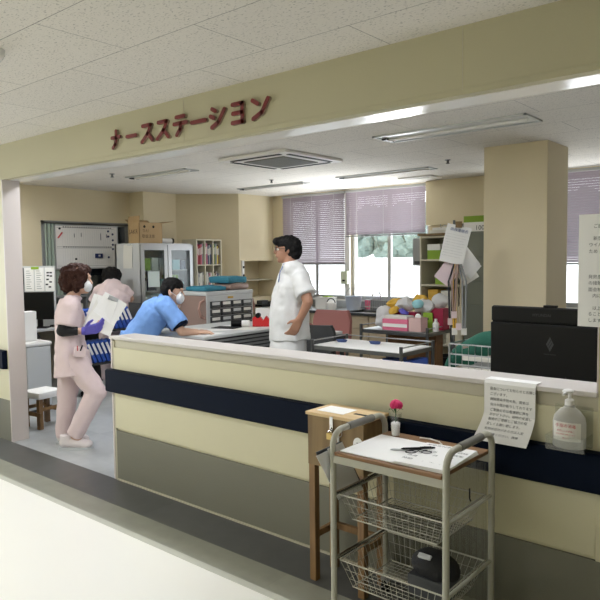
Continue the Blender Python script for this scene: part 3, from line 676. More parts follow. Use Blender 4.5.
B(-.055, .055, -.05, .035, 0, .18, mat('dispenser_green', (206, 212, 188), .4), bev=.012).build('casing', parent=t); B(-.02, .02, -.06, -.05, .04, .06, M['black']).build('nozzle', parent=t); MB().tube([(0, -.01, .18), (0, -.01, .30)], .006, M['grey'], 6).build('rod', parent=t)
struct(B(-5.42, -5.34, WY-.028, WY, .92, 2.40, M['white']), 'trim_11')
simple('pink_cup', 'small pink cup right of the bucket on the sink counter', 'cup', (-5.0, 7.38, .80), MB().lathe([(.035, 0), (.05, .12), (.047, .12), (.03, .01)], (0, 0, 0), M['pink'], 16), smooth=True)
t = thing('dish_rack', 'grey steel draining rack standing beside the sink', 'dish rack', (-4.66, 7.18, .80))
mb = MB(); mb.box(-.20, .20, -.10, .10, .0, .012, M['steel_dk']); mb.build('tray', parent=t)
mb = MB()
for z in (.06, .15): mb.tube([(-.2, -.1, z), (.2, -.1, z), (.2, .1, z), (-.2, .1, z)], .004, M['steel'], 6, closed=True)
for k in range(14): x = -.19+k*.0292; mb.tube([(x, -.1, .15), (x, -.1, .01), (x, .1, .01), (x, .1, .15)], .002, M['steel'], 5)
mb.build('wire_frame', parent=t)
B(-.19, .19, .03, .06, .012, .14, M['steel_dk'], rx=-.2).build('metal_trays', parent=t)
t = thing('towel_bundle', 'white towel draped over a dark olive box on the sink counter', 'towel', (-4.28, 7.10, .80)); B(-.07, .07, -.07, .07, 0, .10, mat('olive_box', (92, 90, 70), .6), bev=.01).build('box', parent=t)
mb = MB(); mb.ell((-.06, 0, .115), (.13, .09, .045), M['paper'], 16, 8)
for v in mb.bm.verts: v.co += V(noise.noise_vector(v.co*12))*.012
mb.build('cloth', parent=t, smooth=True)
simple('cream_carton', 'cream carton at the right end of the sink counter beside the yellow bags', 'box', (-4.05, 7.12, .80), MB().box(-.10, .10, -.08, .08, 0, .13, mat('cream_card', (236, 228, 176), .6), bev=.003))
simple('utensil_pot', 'white jar with steel lid at the left of the plastic tub', 'jar', (-5.78, 7.05, .80), MB().lathe([(.045, 0), (.048, .10), (.05, .105), (.05, .125), (.01, .135)], (0, 0, 0), M['ltgrey'], 16), smooth=True)
# items against the window
t = thing('paper_towel_dispenser', 'grey upright paper towel box at the right edge of the window', 'dispenser', (-4.19, 7.40, 1.39)); B(-.095, .075, -.06, .05, 0, .35, M['grey'], bev=.006).build('casing', parent=t); B(-.07, .05, -.063, -.06, .02, .06, M['dkgrey']).build('opening', parent=t)

# --- open shelf unit and steel cabinet
t = thing('open_shelf_unit', 'cream open shelf unit with green and white boxes, left of the steel cabinet', 'shelf', (-3.49, 6.82, 0))
SX0, SX1, SY0, SY1 = -3.76, -3.235, 6.6, 7.05
mb = MB(); mb.box(SX0, SX0+.018, SY0, SY1, 0, 1.74, M['cab_light']); mb.build('side_panel', parent=t, world=True)
B(SX1-.018, SX1, SY0, SY1, 0, 1.74, M['cab_light']).build('side_panel', parent=t, world=True)
B(SX0, SX1, SY1-.01, SY1, 0, 1.74, M['cab_light']).build('back_panel', parent=t, world=True)
for z in (1.715, 1.455, 1.17, .93, .5, .05): B(SX0+.018, SX1-.018, SY0, SY1-.01, z, z+.02, M['cab_light']).build('shelf_board', parent=t, world=True)
B(SX0-.02, SX1, SY0-.02, SY1, 1.74, 1.765, M['wood']).build('top_board', parent=t, world=True)
B(-3.42, SX1, SY0-.012, SY0, .52, .93, M['cab_light']).build('lower_door', parent=t, world=True)
def carton(lab, x, y, z, sx, sy, sz, m1, m2, txt=None, rz=0, group=None):
    mb = MB(); mb.box(-sx/2, sx/2, -sy/2, sy/2, 0, sz*.6, m1); mb.box(-sx/2, sx/2, -sy/2, sy/2, sz*.6, sz, m2)
    if txt: mb.text(txt, sz*.42, (-sx*.05, -sy/2-.001, sz*.1), (1, 0, 0), (0, 0, 1), M['ink'], .0008)
    return simple('carton', lab, 'box', (x, y, z), mb, rz=rz, group=group)
carton('green and white tissue carton on the top shelf of the cream unit', -3.60, 6.72, 1.475, .16, .18, .17, M['lime'], M['paper'])
carton('dark olive carton on the top shelf behind the hanging sheet', -3.40, 6.74, 1.475, .16, .18, .19, mat('olive_dark', (80, 92, 40), .6), mat('olive_dark2', (96, 106, 60), .6))
carton('lime carton on the second shelf of the cream unit', -3.50, 6.70, 1.19, .15, .16, .12, M['lime'], M['lime'])
simple('metal_bowl', 'grey steel bowl tipped on the second shelf behind the lime carton', 'bowl', (-3.46, 6.86, 1.19), MB().lathe([(.05, 0), (.10, .14), (.095, .14), (.04, .01)], (0, 0, 0), M['steel_dk'], 18), smooth=True)
carton('yellow file box on the third shelf of the cream unit', -3.62, 6.75, .95, .12, .2, .18, M['yellow'], M['yellow'])
carton('white file box on the third shelf of the cream unit', -3.46, 6.75, .95, .12, .2, .17, M['paper2'], M['paper2'])
simple('book_pile', 'flat pile of white papers on top of the cream shelf unit', 'paper stack', (-3.58, 6.85, 1.765), MB().box(-.12, .12, -.13, .13, 0, .04, M['paper2']).box(-.10, .10, -.12, .12, .04, .07, M['paper'], rz=.1))
simple('wooden_box', 'small brown wooden box on top of the cream shelf unit', 'box', (-3.36, 6.8, 1.765), MB().box(-.07, .07, -.10, .10, 0, .10, mat('red_brown', (112, 66, 44), .5)))
t = thing('filing_cabinet', 'tall grey-green steel filing cabinet beside the beige pillar', 'filing cabinet', (-2.93, 6.85, 0))
B(-.295, .33, -.22, .22, 0, 1.77, M['greygreen']).build('body', parent=t)
for k, (z0, z1) in enumerate(((1.50, 1.755), (1.24, 1.49), (.98, 1.23), (.52, .97), (.05, .51))):
    d = B(-.285, .32, -.235, -.22, z0, z1, M['greygreen'], bev=.003).build('drawer', parent=t); B(-.06, .06, -.243, -.235, z1-.07, z1-.05, M['black']).build('handle', parent=d)
carton('white and lime glove carton marked 100 on the steel cabinet', -3.10, 6.76, 1.77, .30, .20, .17, M['paper'], M['lime'], '100')
# --- hanging sheets and lanyards on a pole
PX, PY = -2.50, 4.95
t = thing('drip_stand', 'steel pole stand carrying the clipped sheets and lanyards', 'pole stand', (PX, PY, 0))
MB().tube([(0, 0, .06), (0, 0, 1.80)], .011, M['steel_dk'], 8).build('pole', parent=t)
for k in range(5):
    a = k*2*PI/5+.3; MB().tube([(0, 0, .07), (.24*math.cos(a), .24*math.sin(a), .05), (.26*math.cos(a), .26*math.sin(a), .012)], .012, M['steel_dk'], 6).build('leg', parent=t)
mb = MB()
for s_ in (-1, 1): mb.tube([(0, -.01, 1.74), (s_*.07, -.03, 1.76), (s_*.10, -.04, 1.74), (s_*.10, -.045, 1.77)], .004, M['steel'], 5)
mb.tube([(0, 0, 1.45), (.0, -.05, 1.46), (0, -.07, 1.44), (0, -.08, 1.46)], .004, M['steel'], 5); mb.build('hook', parent=t)
RR = math.radians(40)
def hang(name, lab, cx, cz, w_, h_, roll, dy, m, txt=None):
    t_ = thing(name, lab, 'sheet', (PX, PY, cz), RR)
    R = Euler((0, roll, 0)).to_matrix(); mb = MB()
    mb.grid(lambda u, v: tuple(R@V(((u-.5)*w_, 0, (v-.5)*h_))+V((cx, dy+.006*math.sin(v*4+cx*20), 0))), 5, 8, .0015, m)
    if txt:
        mb.text('病棟連絡表', .030, R@V((-.07, -.0, h_*.5-.05))+V((cx, dy-.008, 0)), R@V((1, 0, 0)), R@V((0, 0, 1)), M['ink_blue'], .0008)
        for k in range(9): mb.text('ーーー ・ーー ーーーーー ・ーーー'[:14-k % 3], .014, R@V((-.09, 0, h_*.5-.085-.022*k))+V((cx, dy-.009, 0)), R@V((1, 0, 0)), R@V((0, 0, 1)), M['grey'], .0008)
        B(cx-.03+.03, cx+.05, dy-.014, dy+.004, h_*.5-.02, h_*.5+.03, M['wood']).build('clip', parent=t_)
    mb.build('sheet', parent=t_)
hang('clipped_sheet', 'large white clipped sheet hanging at the top of the pole', -.01, 1.60, .20, .31, math.radians(13), -.085, M['paper'], True)
hang('fanned_sheet', 'pinkish sheet fanning out to the left below the large clipped sheet', -.055, 1.38, .15, .21, math.radians(38), -.06, mat('paper_pinkish', (228, 208, 212), .8))
hang('fanned_sheet', 'upper white sheet fanning out right of the pole', .085, 1.47, .15, .20, math.radians(-38), -.050, M['paper'])
hang('fanned_sheet', 'middle white sheet fanning out right of the pole', .10, 1.43, .14, .19, math.radians(-50), -.040, M['paper'])
hang('fanned_sheet', 'lower white sheet fanning out right of the pole', .085, 1.38, .15, .20, math.radians(-32), -.030, M['paper2'])
for k, (c_, dx, ln, lab) in enumerate((('ink', -.05, .42, 'black lanyard leftmost on the pole'), ('yellow', -.02, .50, 'yellow-brown lanyard at the middle of the pole'), ('cab', .01, .46, 'beige lanyard right of the yellow one'), ('grey', .05, .50, 'grey lanyard with badge, rightmost on the pole'), ('brownpink', -.035, .36, 'dark red lanyard behind the black one'))):
    t_ = thing('lanyard', lab, 'lanyard', (PX, PY, 1.42), RR, 'lanyards on the pole')
    mb = MB(); yy = -.095-.014*k
    mb.tube([(dx*.3-.006, yy+.0, .02), (dx-.016, yy, -.12), (dx-.008, yy, -ln), (dx+.008, yy, -ln), (dx+.018, yy, -.12), (dx*.3+.008, yy, .02)], .008, M[c_], 6, closed=True); mb.build('cord', parent=t_)
    B(dx-.022, dx+.022, yy-.004, yy+.004, -ln-.055, -ln+.002, M['paper2' if k % 2 else 'pinkwear'], bev=.001).build('badge', parent=t_)
# --- green cloth over wire baskets next to the monitor
t = thing('wire_basket_rack', 'steel wire rack of forms under the green cloth, left of the monitor', 'rack', (-1.62, 3.62, 0))
mb = MB()
for x in (-.17, .27):
    for y in (-.13, .13): mb.tube([(x, y, 0), (x, y, .99)], .006, M['steel'], 6)
for z in (.15, .80, .87, .93, .99): mb.tube([(-.17, -.13, z), (.27, -.13, z), (.27, .13, z), (-.17, .13, z)], .0045, M['steel'], 6, closed=True)
for k in range(12):
    x = -.17+k*.04
    for z in (.15, .80): mb.tube([(x, -.13, z), (x, .13, z)], .002, M['steel'], 5)
    mb.tube([(x, -.13, .80), (x, -.13, .99)], .0018, M['steel'], 5)
mb.build('wire_frame', parent=t)
simple('form_pile', 'pile of forms and grey folders inside the wire rack', 'paper stack', (-1.57, 3.62, .806), MB().box(-.17, .15, -.11, .11, 0, .03, M['dkgrey']).box(-.16, .16, -.11, .11, .03, .05, M['paper2']).box(-.16, .14, -.10, .11, .05, .09, M['grey']).box(-.15, .16, -.11, .10, .09, .12, M['paper2'], rz=.05).box(-.15, .14, -.10, .10, .12, .17, M['brownpink']))
mb = MB()
def gc(u, v):
    x = -.22+u*.58; y = -.17+v*.34; z = 1.005+.125*math.exp(-((u-.72)/.35)**2)*(1-.3*abs(v-.5))+.012*math.sin(u*17+v*5)
    d = max(0, .22-u)/.22; z -= .13*d*d; q = max(0, .38-v)/.38; z -= .15*q*q; y += .07*q*q*q
    return (x, y, z)
mb.grid(gc, 28, 18, .006, M['green_cloth']); simple('green_cloth', 'crumpled green surgical cloth draped over the wire rack', 'cloth', (-1.62, 3.62, 0.0), mb, rz=0, smooth=True)

# --- trolleys
def steel_trolley(name, lab, cx, cy, hx, hy, z, top, zl=.30):
    t = thing(name, lab, 'trolley', (cx, cy, 0), group=None)
    for sx in (-1, 1):
        for sy in (-1, 1):
            l_ = MB().tube([(sx*hx, sy*hy, .09), (sx*hx, sy*hy, z+.05)], .014, M['steel_dk'], 8).build('leg', parent=t)
            MB().lathe([(.036, -.012), (.04, 0), (.036, .012)], (sx*hx, sy*hy, .042), M['black'], 14, 'x').build('caster', parent=l_)
    B(-hx, hx, -hy, hy, z-.03, z, M['steel_dk']).build('tray', parent=t)
    B(-hx+.01, hx-.01, -hy+.01, hy-.01, z, z+.006, top).build('tray_liner', parent=t)
    B(-hx, hx, -hy, hy, zl, zl+.02, M['steel']).build('lower_tray', parent=t)
    mb = MB(); mb.tube([(-hx, -hy, z+.04), (-hx, hy, z+.04), (hx, hy, z+.04), (hx, -hy, z+.04)], .005, M['steel'], 6); mb.build('guard_rail', parent=t)
    return t
steel_trolley('steel_trolley', 'low steel trolley with a white top, nearest behind the counter', -2.93, 4.37, .42, .24, .79, M['paper'], .46)
for k, (x, y, lab) in enumerate(((-3.25, 4.40, 'small blue clip tray at the left end of the white trolley top'), (-2.95, 4.45, 'small blue tray in the middle of the white trolley top'))):
    simple('instrument_dish', lab, 'dish', (x, y, .796), MB().lathe([(.03, 0), (.04, .02), (.037, .02), (.028, .004)], (0, 0, 0), M['ink_blue'], 14, 'z', 1.4, .8))
for k in range(4): simple('supply_pack', ['blue pack nearest the left on the lower tray of the white trolley', 'blue pack second from the left on the lower tray of the white trolley', 'blue pack third from the left on the lower tray of the white trolley', 'blue pack at the right end of the lower tray of the white trolley'][k], 'box', (-2.84+k*.095, 4.42, .481), MB().box(-.04, .04, -.12, .12, 0, .19+.04*(k % 2), M['blue_bind'], bev=.004).box(-.041, -.01, -.121, .121, .12, .2, M['paper']), group='blue packs on the white trolley')
t2 = steel_trolley('supply_trolley', 'taller steel trolley crowded with bags and pink boxes in front of the shelf', -3.06, 5.12, .34, .22, .85, M['steel'])
B(-3.30, -2.80, 5.2, 5.33, .34, .82, mat('brown_card', (120, 84, 50), .7)).build('cardboard_back', parent=t2, world=True)
Z2 = .856
def bagmb(r, m, seed, n=9):
    mb = MB(); mb.ell((0, 0, r[2]*.9), r, m, 26, 18)
    for v in mb.bm.verts:
        d = V(noise.noise_vector(v.co*n+V((seed, 0, 0)))); v.co += d*.055*(r[0]/.12)+V(noise.noise_vector(v.co*30))*.012; v.co.z = max(0, v.co.z)
    return mb
simple('white_bag', 'pale white plastic bag at the left end of the crowded trolley', 'bag', (-3.27, 5.08, Z2), bagmb((.08, .08, .10), M['bag'], 1), smooth=True)
simple('pink_basket', 'pink patterned basket at the front of the crowded trolley', 'basket', (-3.06, 5.0, Z2), MB().box(-.13, .13, -.07, .07, 0, .10, M['pink'], bev=.006).box(-.125, .125, -.072, -.069, .03, .06, M['paper']).box(-.12, .12, -.06, .06, .10, .13, M['paper2'], bev=.01))
t = thing('tissue_box', 'pinkish tissue box beside the pink basket on the crowded trolley', 'tissue box', (-2.86, 4.99, Z2)); B(-.06, .06, -.06, .06, 0, .12, mat('tissue_pink', (214, 180, 176), .6), bev=.003).build('carton', parent=t); MB().ell((0, 0, .125), (.03, .02, .03), M['paper'], 10, 6).build('tissue', parent=t)
simple('magenta_box', 'dark magenta box standing at the right end of the crowded trolley', 'box', (-2.80, 5.22, Z2), MB().box(-.09, .09, -.06, .06, 0, .19, M['magenta']))
simple('magenta_tray', 'low magenta tray behind the pink basket', 'tray', (-3.12, 5.16, Z2), MB().box(-.16, .16, -.06, .06, 0, .15, M['magenta']))
simple('lime_card', 'lime green card upright before the magenta box', 'card', (-2.835, 5.12, Z2), MB().box(-.045, .045, -.008, .008, 0, .155, M['lime'], bev=.002).box(-.01, .01, -.010, -.008, .09, .11, M['ink']))
for k, (x, y, z, r, m, lab) in enumerate(((-3.22, 5.20, .15, .085, 'yellow', 'yellow bag leftmost of the heap on the crowded trolley'), (-3.10, 5.15, .15, .10, 'bag', 'white plastic bag bulging left of the middle of the heap'), (-2.99, 5.25, .16, .10, 'yellow', 'yellow bag in the middle of the heap on the crowded trolley'), (-2.90, 5.17, .15, .095, 'bag', 'white plastic bag right of the middle of the heap'), (-2.78, 5.24, .19, .08, 'bag', 'greyish white bag at the right end, on the magenta box'), (-3.16, 5.07, .13, .05, 'yellow', 'small yellow bag at the front of the heap, over the pink basket'), (-2.93, 5.09, .19, .05, 'cyan', 'small pale blue bag on top of the heap near its middle'))):
    simple('plastic_bag', lab, 'bag', (x, y, Z2+z), bagmb((r, r*.7, r*.75), M[m], 10+k*3), smooth=True, group='bags heaped on the crowded trolley')
simple('blue_pouch', 'violet-blue packet on the white bag over the pink basket', 'packet', (-3.04, 5.06, Z2+.132), bagmb((.06, .035, .022), M['glove'], 5), smooth=True)
simple('floor_bin', 'black waste bin standing under the shelf unit right of the crowded trolley', 'bin', (-3.35, 6.38, 0), MB().lathe([(.12, 0), (.15, .42), (.155, .43), (.14, .43), (.11, .01)], (0, 0, 0), M['black'], 20), smooth=True)
simple('small_bottle_white', 'white bottle beside the pole below the magenta box', 'bottle', (-2.72, 5.05, Z2), MB().lathe([(.025, 0), (.028, .07), (.012, .09), (.012, .11)], (0, 0, 0), M['white'], 14), smooth=True)

# --- chairs
def office_chair(loc, rz, lab, seat_m, back_m, zs=.46, bh=.42):
    t = thing('office_chair', lab, 'chair', loc, rz)
    mb = MB(); mb.box(-.23, .23, -.22, .22, zs-.03, zs+.05, seat_m, bev=.03); mb.build('seat', parent=t, smooth=True)
    mb = MB(); mb.grid(lambda u, v: ((u-.5)*.46*(1-.35*max(0, v-.7)**1.5*3), .24+.03*math.cos((u-.5)*3)+.03*v, zs+.10+v*bh), 12, 10, .045, back_m); mb.build('backrest', parent=t, smooth=True)
    MB().tube([(0, .10, zs-.04), (0, .24, zs-.02), (0, .28, zs+.12)], .02, M['black'], 8).build('back_support', parent=t)
    MB().tube([(0, 0, .08), (0, 0, zs-.02)], .028, M['black'], 10).build('gas_column', parent=t)
    for k in range(5):
        a = k*2*PI/5+.2; l_ = MB().tube([(0, 0, .10), (.26*math.cos(a), .26*math.sin(a), .07)], [.022, .014], M['black'], 6).build('base_leg', parent=t)
        MB().lathe([(.024, -.018), (.027, 0), (.024, .018)], (.26*math.cos(a), .26*math.sin(a), .029), M['black'], 12, 'x').build('caster', parent=l_)
    for s_ in (-1, 1): MB().tube([(s_*.20, 0, zs-.02), (s_*.26, 0, zs), (s_*.26, 0, zs+.18), (s_*.26, .14, zs+.20), (s_*.26, -.12, zs+.20)], .016, M['black'], 6).build('armrest', parent=t)
    return t
office_chair((-4.37, 5.52, 0), math.radians(10), 'office chair with a rounded rose vinyl back, behind the standing man', M['rose_vinyl'], M['rose_vinyl'], .46, .36)
t = office_chair((-3.84, 4.58, 0), math.radians(20), 'dark grey office chair right beside the standing man in white', M['dkgrey'], M['dkgrey'], .44, .32)
t = office_chair((-6.78, 3.33, 0), math.radians(60), 'black office chair at the far left desk, behind the woman in pink', M['black_matte'], M['black_matte'], .42, .2)
# box table with papers right of man
t = thing('side_cabinet', 'dark side table with white papers, under the rose coloured chair back', 'side table', (-4.02, 5.1, 0))
B(-4.36, -3.82, 5.00, 5.24, .70, .745, M['dkgrey'], bev=.004).build('top', parent=t, world=True)
for x in (-4.34, -3.86):
    for y in (5.02, 5.19): B(x, x+.03, y, y+.03, 0, .70, M['dkgrey']).build('leg', parent=t, world=True)
simple('paper_pile', 'white papers with a blue-grey folder on the dark side table', 'paper stack', (-4.0, 5.15, .745), MB().box(-.13, .13, -.10, .10, 0, .025, M['paper']).box(-.12, .04, -.07, .10, .025, .045, M['ink_blue'], rz=.2))
simple('brown_pouch', 'reddish brown bag lying on the side table left of the papers', 'bag', (-4.22, 5.12, .745), bagmb((.075, .07, .045), mat('pouch_brown', (140, 88, 72), .6), 4), smooth=True)
simple('wall_stand_bar', 'slim white post standing on the side table behind the man in white', 'post', (-4.33, 5.22, .745), MB().box(-.012, .012, -.01, .01, 0, .30, M['white']).box(-.016, .016, -.012, .012, 0, .12, M['black']))

# --- centre work table
t = thing('work_table', 'large grey work table covered in papers, in front of the drawer cart', 'table', (-4.9, 4.55, 0))
B(-5.38, -4.44, 3.93, 5.25, .775, .80, M['ltgrey'], bev=.003).build('tabletop', parent=t, world=True)
for x in (-5.36, -4.50):
    for y in (3.95, 5.19): B(x, x+.04, y, y+.04, 0, .775, M['steel_dk']).build('leg', parent=t, world=True)
mb = MB()
B(-4.475, -4.465, 3.99, 5.19, .50, .775, M['dkgrey']).build('side_apron', parent=t, world=True)
for k in range(7): B(-4.465, -4.455, 4.0, 5.17, .52+k*.036, .54+k*.036, M['grey']).build('shelf_slat', parent=t, world=True)
for k, (x, y, a, m, lab) in enumerate(((-4.62, 4.12, .2, 'paper', 'white sheet at the near right corner of the work table'), (-4.80, 4.45, -.3, 'paper', 'white sheet under the hands of the man in blue'), (-4.66, 4.70, .5, 'paper2', 'off-white sheet in the middle of the work table'), (-4.95, 4.72, .1, 'paper', 'white sheet close to the drawer cart'), (-5.05, 4.30, .15, 'paper2', 'off-white sheet beyond the arms of the man in blue'), (-4.62, 4.98, -.1, 'paper', 'white sheet beside the red tape dispenser'))):
    sheet('loose_sheet', lab, x, y, .21, .297, a, .8003, M[m], 'paper', .0012, 0, None, 'sheets on the work table')
simple('black_folder', 'thin black folder lying open on the work table', 'folder', (-4.86, 4.60, .803), MB().box(-.13, .13, -.09, .09, 0, .006, M['black_matte'], rz=.3))
t = thing('tape_roll', 'black cylinder with a white end lying on the work table', 'roll', (-4.83, 4.72, .802), .7)
MB().lathe([(.035, -.06), (.036, .0), (.035, .05)], (0, 0, .036), M['black'], 18, 'x').build('roll_body', parent=t); MB().lathe([(.034, .05), (.034, .13)], (0, 0, .036), M['paper'], 18, 'x').build('paper_end', parent=t)
t = thing('tape_dispenser', 'red tape dispenser near the belly of the standing man', 'tape dispenser', (-4.66, 4.91, .802), .6)
mb = MB(); mb.prism([(-.09, 0), (.09, 0), (.09, .07), (.05, .11), (.02, .06), (-.03, .13), (-.09, .09)], lambda u, v: (u, -.03, v), (0, .06, 0), M['red']); mb.build('body', parent=t)
MB().lathe([(.026, -.034), (.026, .034)], (-.035, 0, .115), M['black'], 16, 'y').build('tape_core', parent=t)
simple('white_box', 'white box standing behind the red tape dispenser', 'box', (-4.83, 5.15, .80), MB().box(-.10, .12, -.05, .05, 0, .17, M['paper'], bev=.003), rz=.6)
# --- drawer cart
t = thing('drawer_cart', 'mauve and grey medicine cart with rows of clear drawers, blue cloths on top', 'cart', (-5.65, 5.19, 0))
CX0, CX1, CY0, CY1 = -5.87, -5.42, 4.83, 5.55
B(CX0, CX1, CY0, CY1, .12, 1.10, M['brownpink'], bev=.01).build('body', parent=t, world=True)
B(CX0-.01, CX1+.012, CY0-.01, CY1+.01, 1.10, 1.145, M['ltgrey'], bev=.008).build('top', parent=t, world=True)
B(CX1-.005, CX1+.01, CY0, CY1, .15, 1.10, M['ltgrey']).build('front_frame', parent=t, world=True)
B(CX1+.01, CX1+.016, 5.15, 5.23, 1.06, 1.08, M['yellow']).build('name_tab', parent=t, world=True)
for r in range(7):
    for c in range(4):
        y = CY0+.045+c*.165; z = 1.035-r*.085-.077
        d = B(CX1+.008, CX1+.022, y, y+.155, z, z+.077, M['dkgrey'], bev=.003).build('drawer', parent=t, world=True)
        for nm, a in (('window', (y+.02, y+.135, z+.034, z+.068, M['paper2'] if (r+c) % 3 else M['ltgrey'])), ('grip', (y+.015, y+.14, z+.006, z+.022, M['steel_dk']))):
            B(CX1+.022, CX1+.026 if nm == 'window' else CX1+.034, a[0], a[1], a[2], a[3], a[4]).build(nm, parent=d, world=True)
for y, s_ in ((CY0, -1), (CY1, 1)):
    for x in (CX0+.06, CX1-.04): MB().tube([(x, y, 1.05), (x, y+s_*.05, 1.03), (x, y+s_*.075, .95), (x, y+s_*.05, .87), (x, y, .85)], .014, M['handle_pink'], 8).build('handle', parent=t, world=True)
for x in (CX0+.06, CX1-.06):
    for y in (CY0+.06, CY1-.06): MB().lathe([(.045, -.015), (.05, 0), (.045, .015)], (x, y, .051), M['black'], 14, 'x').build('caster', parent=t, world=True)
def cloth(lab, x, y, z, sx, sy, sz, seed, m='teal'):
    mb = MB(); mb.box(-sx, sx, -sy, sy, 0, sz, M[m], bev=min(.03, sz*.4)); bmesh.ops.subdivide_edges(mb.bm, edges=mb.bm.edges[:], cuts=3, use_grid_fill=True)
    for v in mb.bm.verts:
        n = V(noise.noise_vector(v.co*9+V((seed, 0, 0))))*.02; v.co += n*(1 if v.co.z > .01 else .3); v.co.z = max(0, v.co.z)
    return simple('folded_cloth', lab, 'cloth', (x, y, z), mb, smooth=True)
cloth('flat blue cloth at the near end of the cart top', -5.62, 5.02, 1.147, .16, .17, .055, 1)
cloth('brown folded cloth under the thick blue one on the cart', -5.62, 5.38, 1.147, .17, .155, .07, 5, 'brownpink')
cloth('thick folded blue cloth at the far end of the cart, on the brown one', -5.62, 5.36, 1.225, .17, .17, .075, 3)
# --- wall plug strip at the alcove
simple('hook_strip', 'white vertical strip with dark hooks left of the alcove', 'strip', (-6.798, 6.795, .95), MB().box(0, .02, -.04, .0, 0, .53, M['white']).box(.02, .035, -.03, -.012, .06, .09, M['ink']).box(.02, .035, -.03, -.012, .18, .21, M['ink']).box(.02, .035, -.03, -.012, .30, .33, M['ink']).box(.02, .035, -.03, -.012, .42, .45, M['ink']))
simple('alcove_tray', 'dark tray of small tools at the foot of the alcove', 'tray', (-6.66, 7.10, .80), MB().box(-.11, .11, -.18, .12, 0, .03, M['black']).box(-.06, .05, -.12, .02, .03, .09, M['dkgrey'], bev=.01).box(-.03, .09, .03, .10, .03, .07, M['steel_dk']))
# --- glass door medicine fridge
t = thing('medicine_refrigerator', 'steel two-door glass refrigerator behind the man in blue', 'refrigerator', (-7.08, 5.42, 0))
FX0, FX1, FY0, FY1 = -7.35, -6.80, 4.99, 5.84
B(FX0, FX1-.03, FY0, FY1, 0, .03, M['black']).build('base', parent=t, world=True)
mb = MB(); mb.box(FX0, FX0+.03, FY0, FY1, .03, 1.72, M['ltgrey']); mb.box(FX0, FX1-.03, FY0, FY0+.03, .03, 1.72, M['ltgrey']); mb.box(FX0, FX1-.03, FY1-.03, FY1, .03, 1.72, M['steel']); mb.box(FX0, FX1-.03, FY0+.03, FY1-.03, .03, .30, M['steel']); mb.box(FX0, FX1-.03, FY0+.03, FY1-.03, 1.66, 1.72, M['steel']); mb.build('cabinet', parent=t, world=True)
for (a, b) in ((FY0, 5.41), (5.42, FY1)):
    mb = MB()
    for p in ((a, b, 1.63, 1.70), (a, b, .32, .40), (a, a+.055, .40, 1.63), (b-.055, b, .40, 1.63)): mb.box(FX1-.028, FX1, p[0], p[1], p[2], p[3], M['steel'])
    d = mb.build('door', parent=t, world=True); B(FX1-.018, FX1-.012, a+.055, b-.055, .40, 1.63, M['glass_dk']).build('pane', parent=d, world=True)
    y_ = b-.03 if a < 5.2 else a+.03; B(FX1, FX1+.02, y_-.01, y_+.01, .9, 1.2, M['black']).build('handle', parent=d, world=True)
for z in (.60, .86, 1.10, 1.36): B(FX0+.03, FX1-.05, FY0+.03, FY1-.03, z, z+.012, M['ltgrey']).build('shelf', parent=t, world=True)
cols = ['paper', 'cyan', 'paper2', 'cyan', 'navy_box', 'paper', 'ltgrey', 'lime']
for zi, z in enumerate((.612, .872, 1.112, 1.372)):
    y = FY0+.06; nbox = 0
    while y < FY1-.12:
        nbox += 1; wd = random.uniform(.06, .14); hh = random.uniform(.08, .2); k = random.randrange(8)
        simple('medicine_box', '%s medicine box, number %d from the left on the refrigerator\'s %s shelf' % (['white', 'pale cyan', 'off-white', 'pale cyan', 'navy', 'white', 'light grey', 'lime'][k], nbox, ['lowest', 'second lowest', 'second highest', 'top'][zi]), 'box', (-6.94, y+wd/2, z), MB().box(-.09, .09, -wd/2+.004, wd/2-.004, 0, hh, M[cols[k]], bev=.002), group='medicine boxes in the refrigerator'); y += wd+.015
simple('door_memo', 'white memo sheet taped to the left glass door', 'paper', (FX1+.001, 5.20, 1.28), MB().box(0, .001, -.11, .07, -.12, .08, mat('memo_cyan', (222, 236, 232), .7)))
# --- cardboard box, roll on the fridge
t = thing('cardboard_box', 'open cardboard box with raised flaps on top of the refrigerator', 'box', (-7.0, 5.17, 1.72))
bx0, bx1, by0, by1 = -7.09, -6.86, 5.02, 5.38
mb = MB()
for p in ((bx0, bx1, by0, by1, 1.72, 1.73), (bx0, bx0+.006, by0, by1, 1.73, 1.98), (bx1-.006, bx1, by0, by1, 1.73, 1.98), (bx0, bx1, by0, by0+.006, 1.73, 1.98), (bx0, bx1, by1-.006, by1, 1.73, 1.98)): mb.box(*p, M['card'])
mb.text('SAKR', .080, (bx0+.012, by0-.001, 1.84), (1, 0, 0), (0, 0, 1), M['card_print'], .001)
for y in (5.10, 5.24): mb.lathe([(.017, 0), (.017, .002)], (bx1, y, 1.93), M['black'], 14, 'x')
mb.text('ﾜﾚﾓﾉ', .05, (bx1+.001, 5.07, 1.86), (0, 1, 0), (0, 0, 1), M['card_print'], .001); mb.text('取扱注意', .05, (bx1+.001, 5.06, 1.79), (0, 1, 0), (0, 0, 1), M['card_print'], .001)
mb.build('carton_body', parent=t, world=True)
def flap(a, b, d, nm='flap'):
    a, b, d = V(a), V(b), V(d); mb = MB(); mb.grid(lambda u, v: a+(b-a)*u+d*v, 2, 3, .005, M['card']); mb.build(nm, parent=t, world=True)
flap((bx0, by0, 1.98), (bx1, by0, 1.98), (.04, -.02, .08)); flap((bx0, by1, 1.98), (bx1, by1, 1.98), (.02, .17, .03)); flap((bx0, by0, 1.98), (bx0, by1, 1.98), (-.07, .0, .05)); flap((bx1, by0+.20, 1.98), (bx1, by1, 1.98), (-.10, .06, .01))
t = thing('paper_roll', 'white roll with a black end on the refrigerator, right of the cardboard box', 'roll', (-6.95, 5.52, 1.72)); MB().lathe([(.035, -.13), (.035, .07)], (0, 0, .036), M['paper'], 18, 'y').build('roll', parent=t, smooth=True); MB().lathe([(.037, .07), (.037, .10), (.02, .10)], (0, 0, .036), M['black'], 18, 'y').build('end_cap', parent=t)
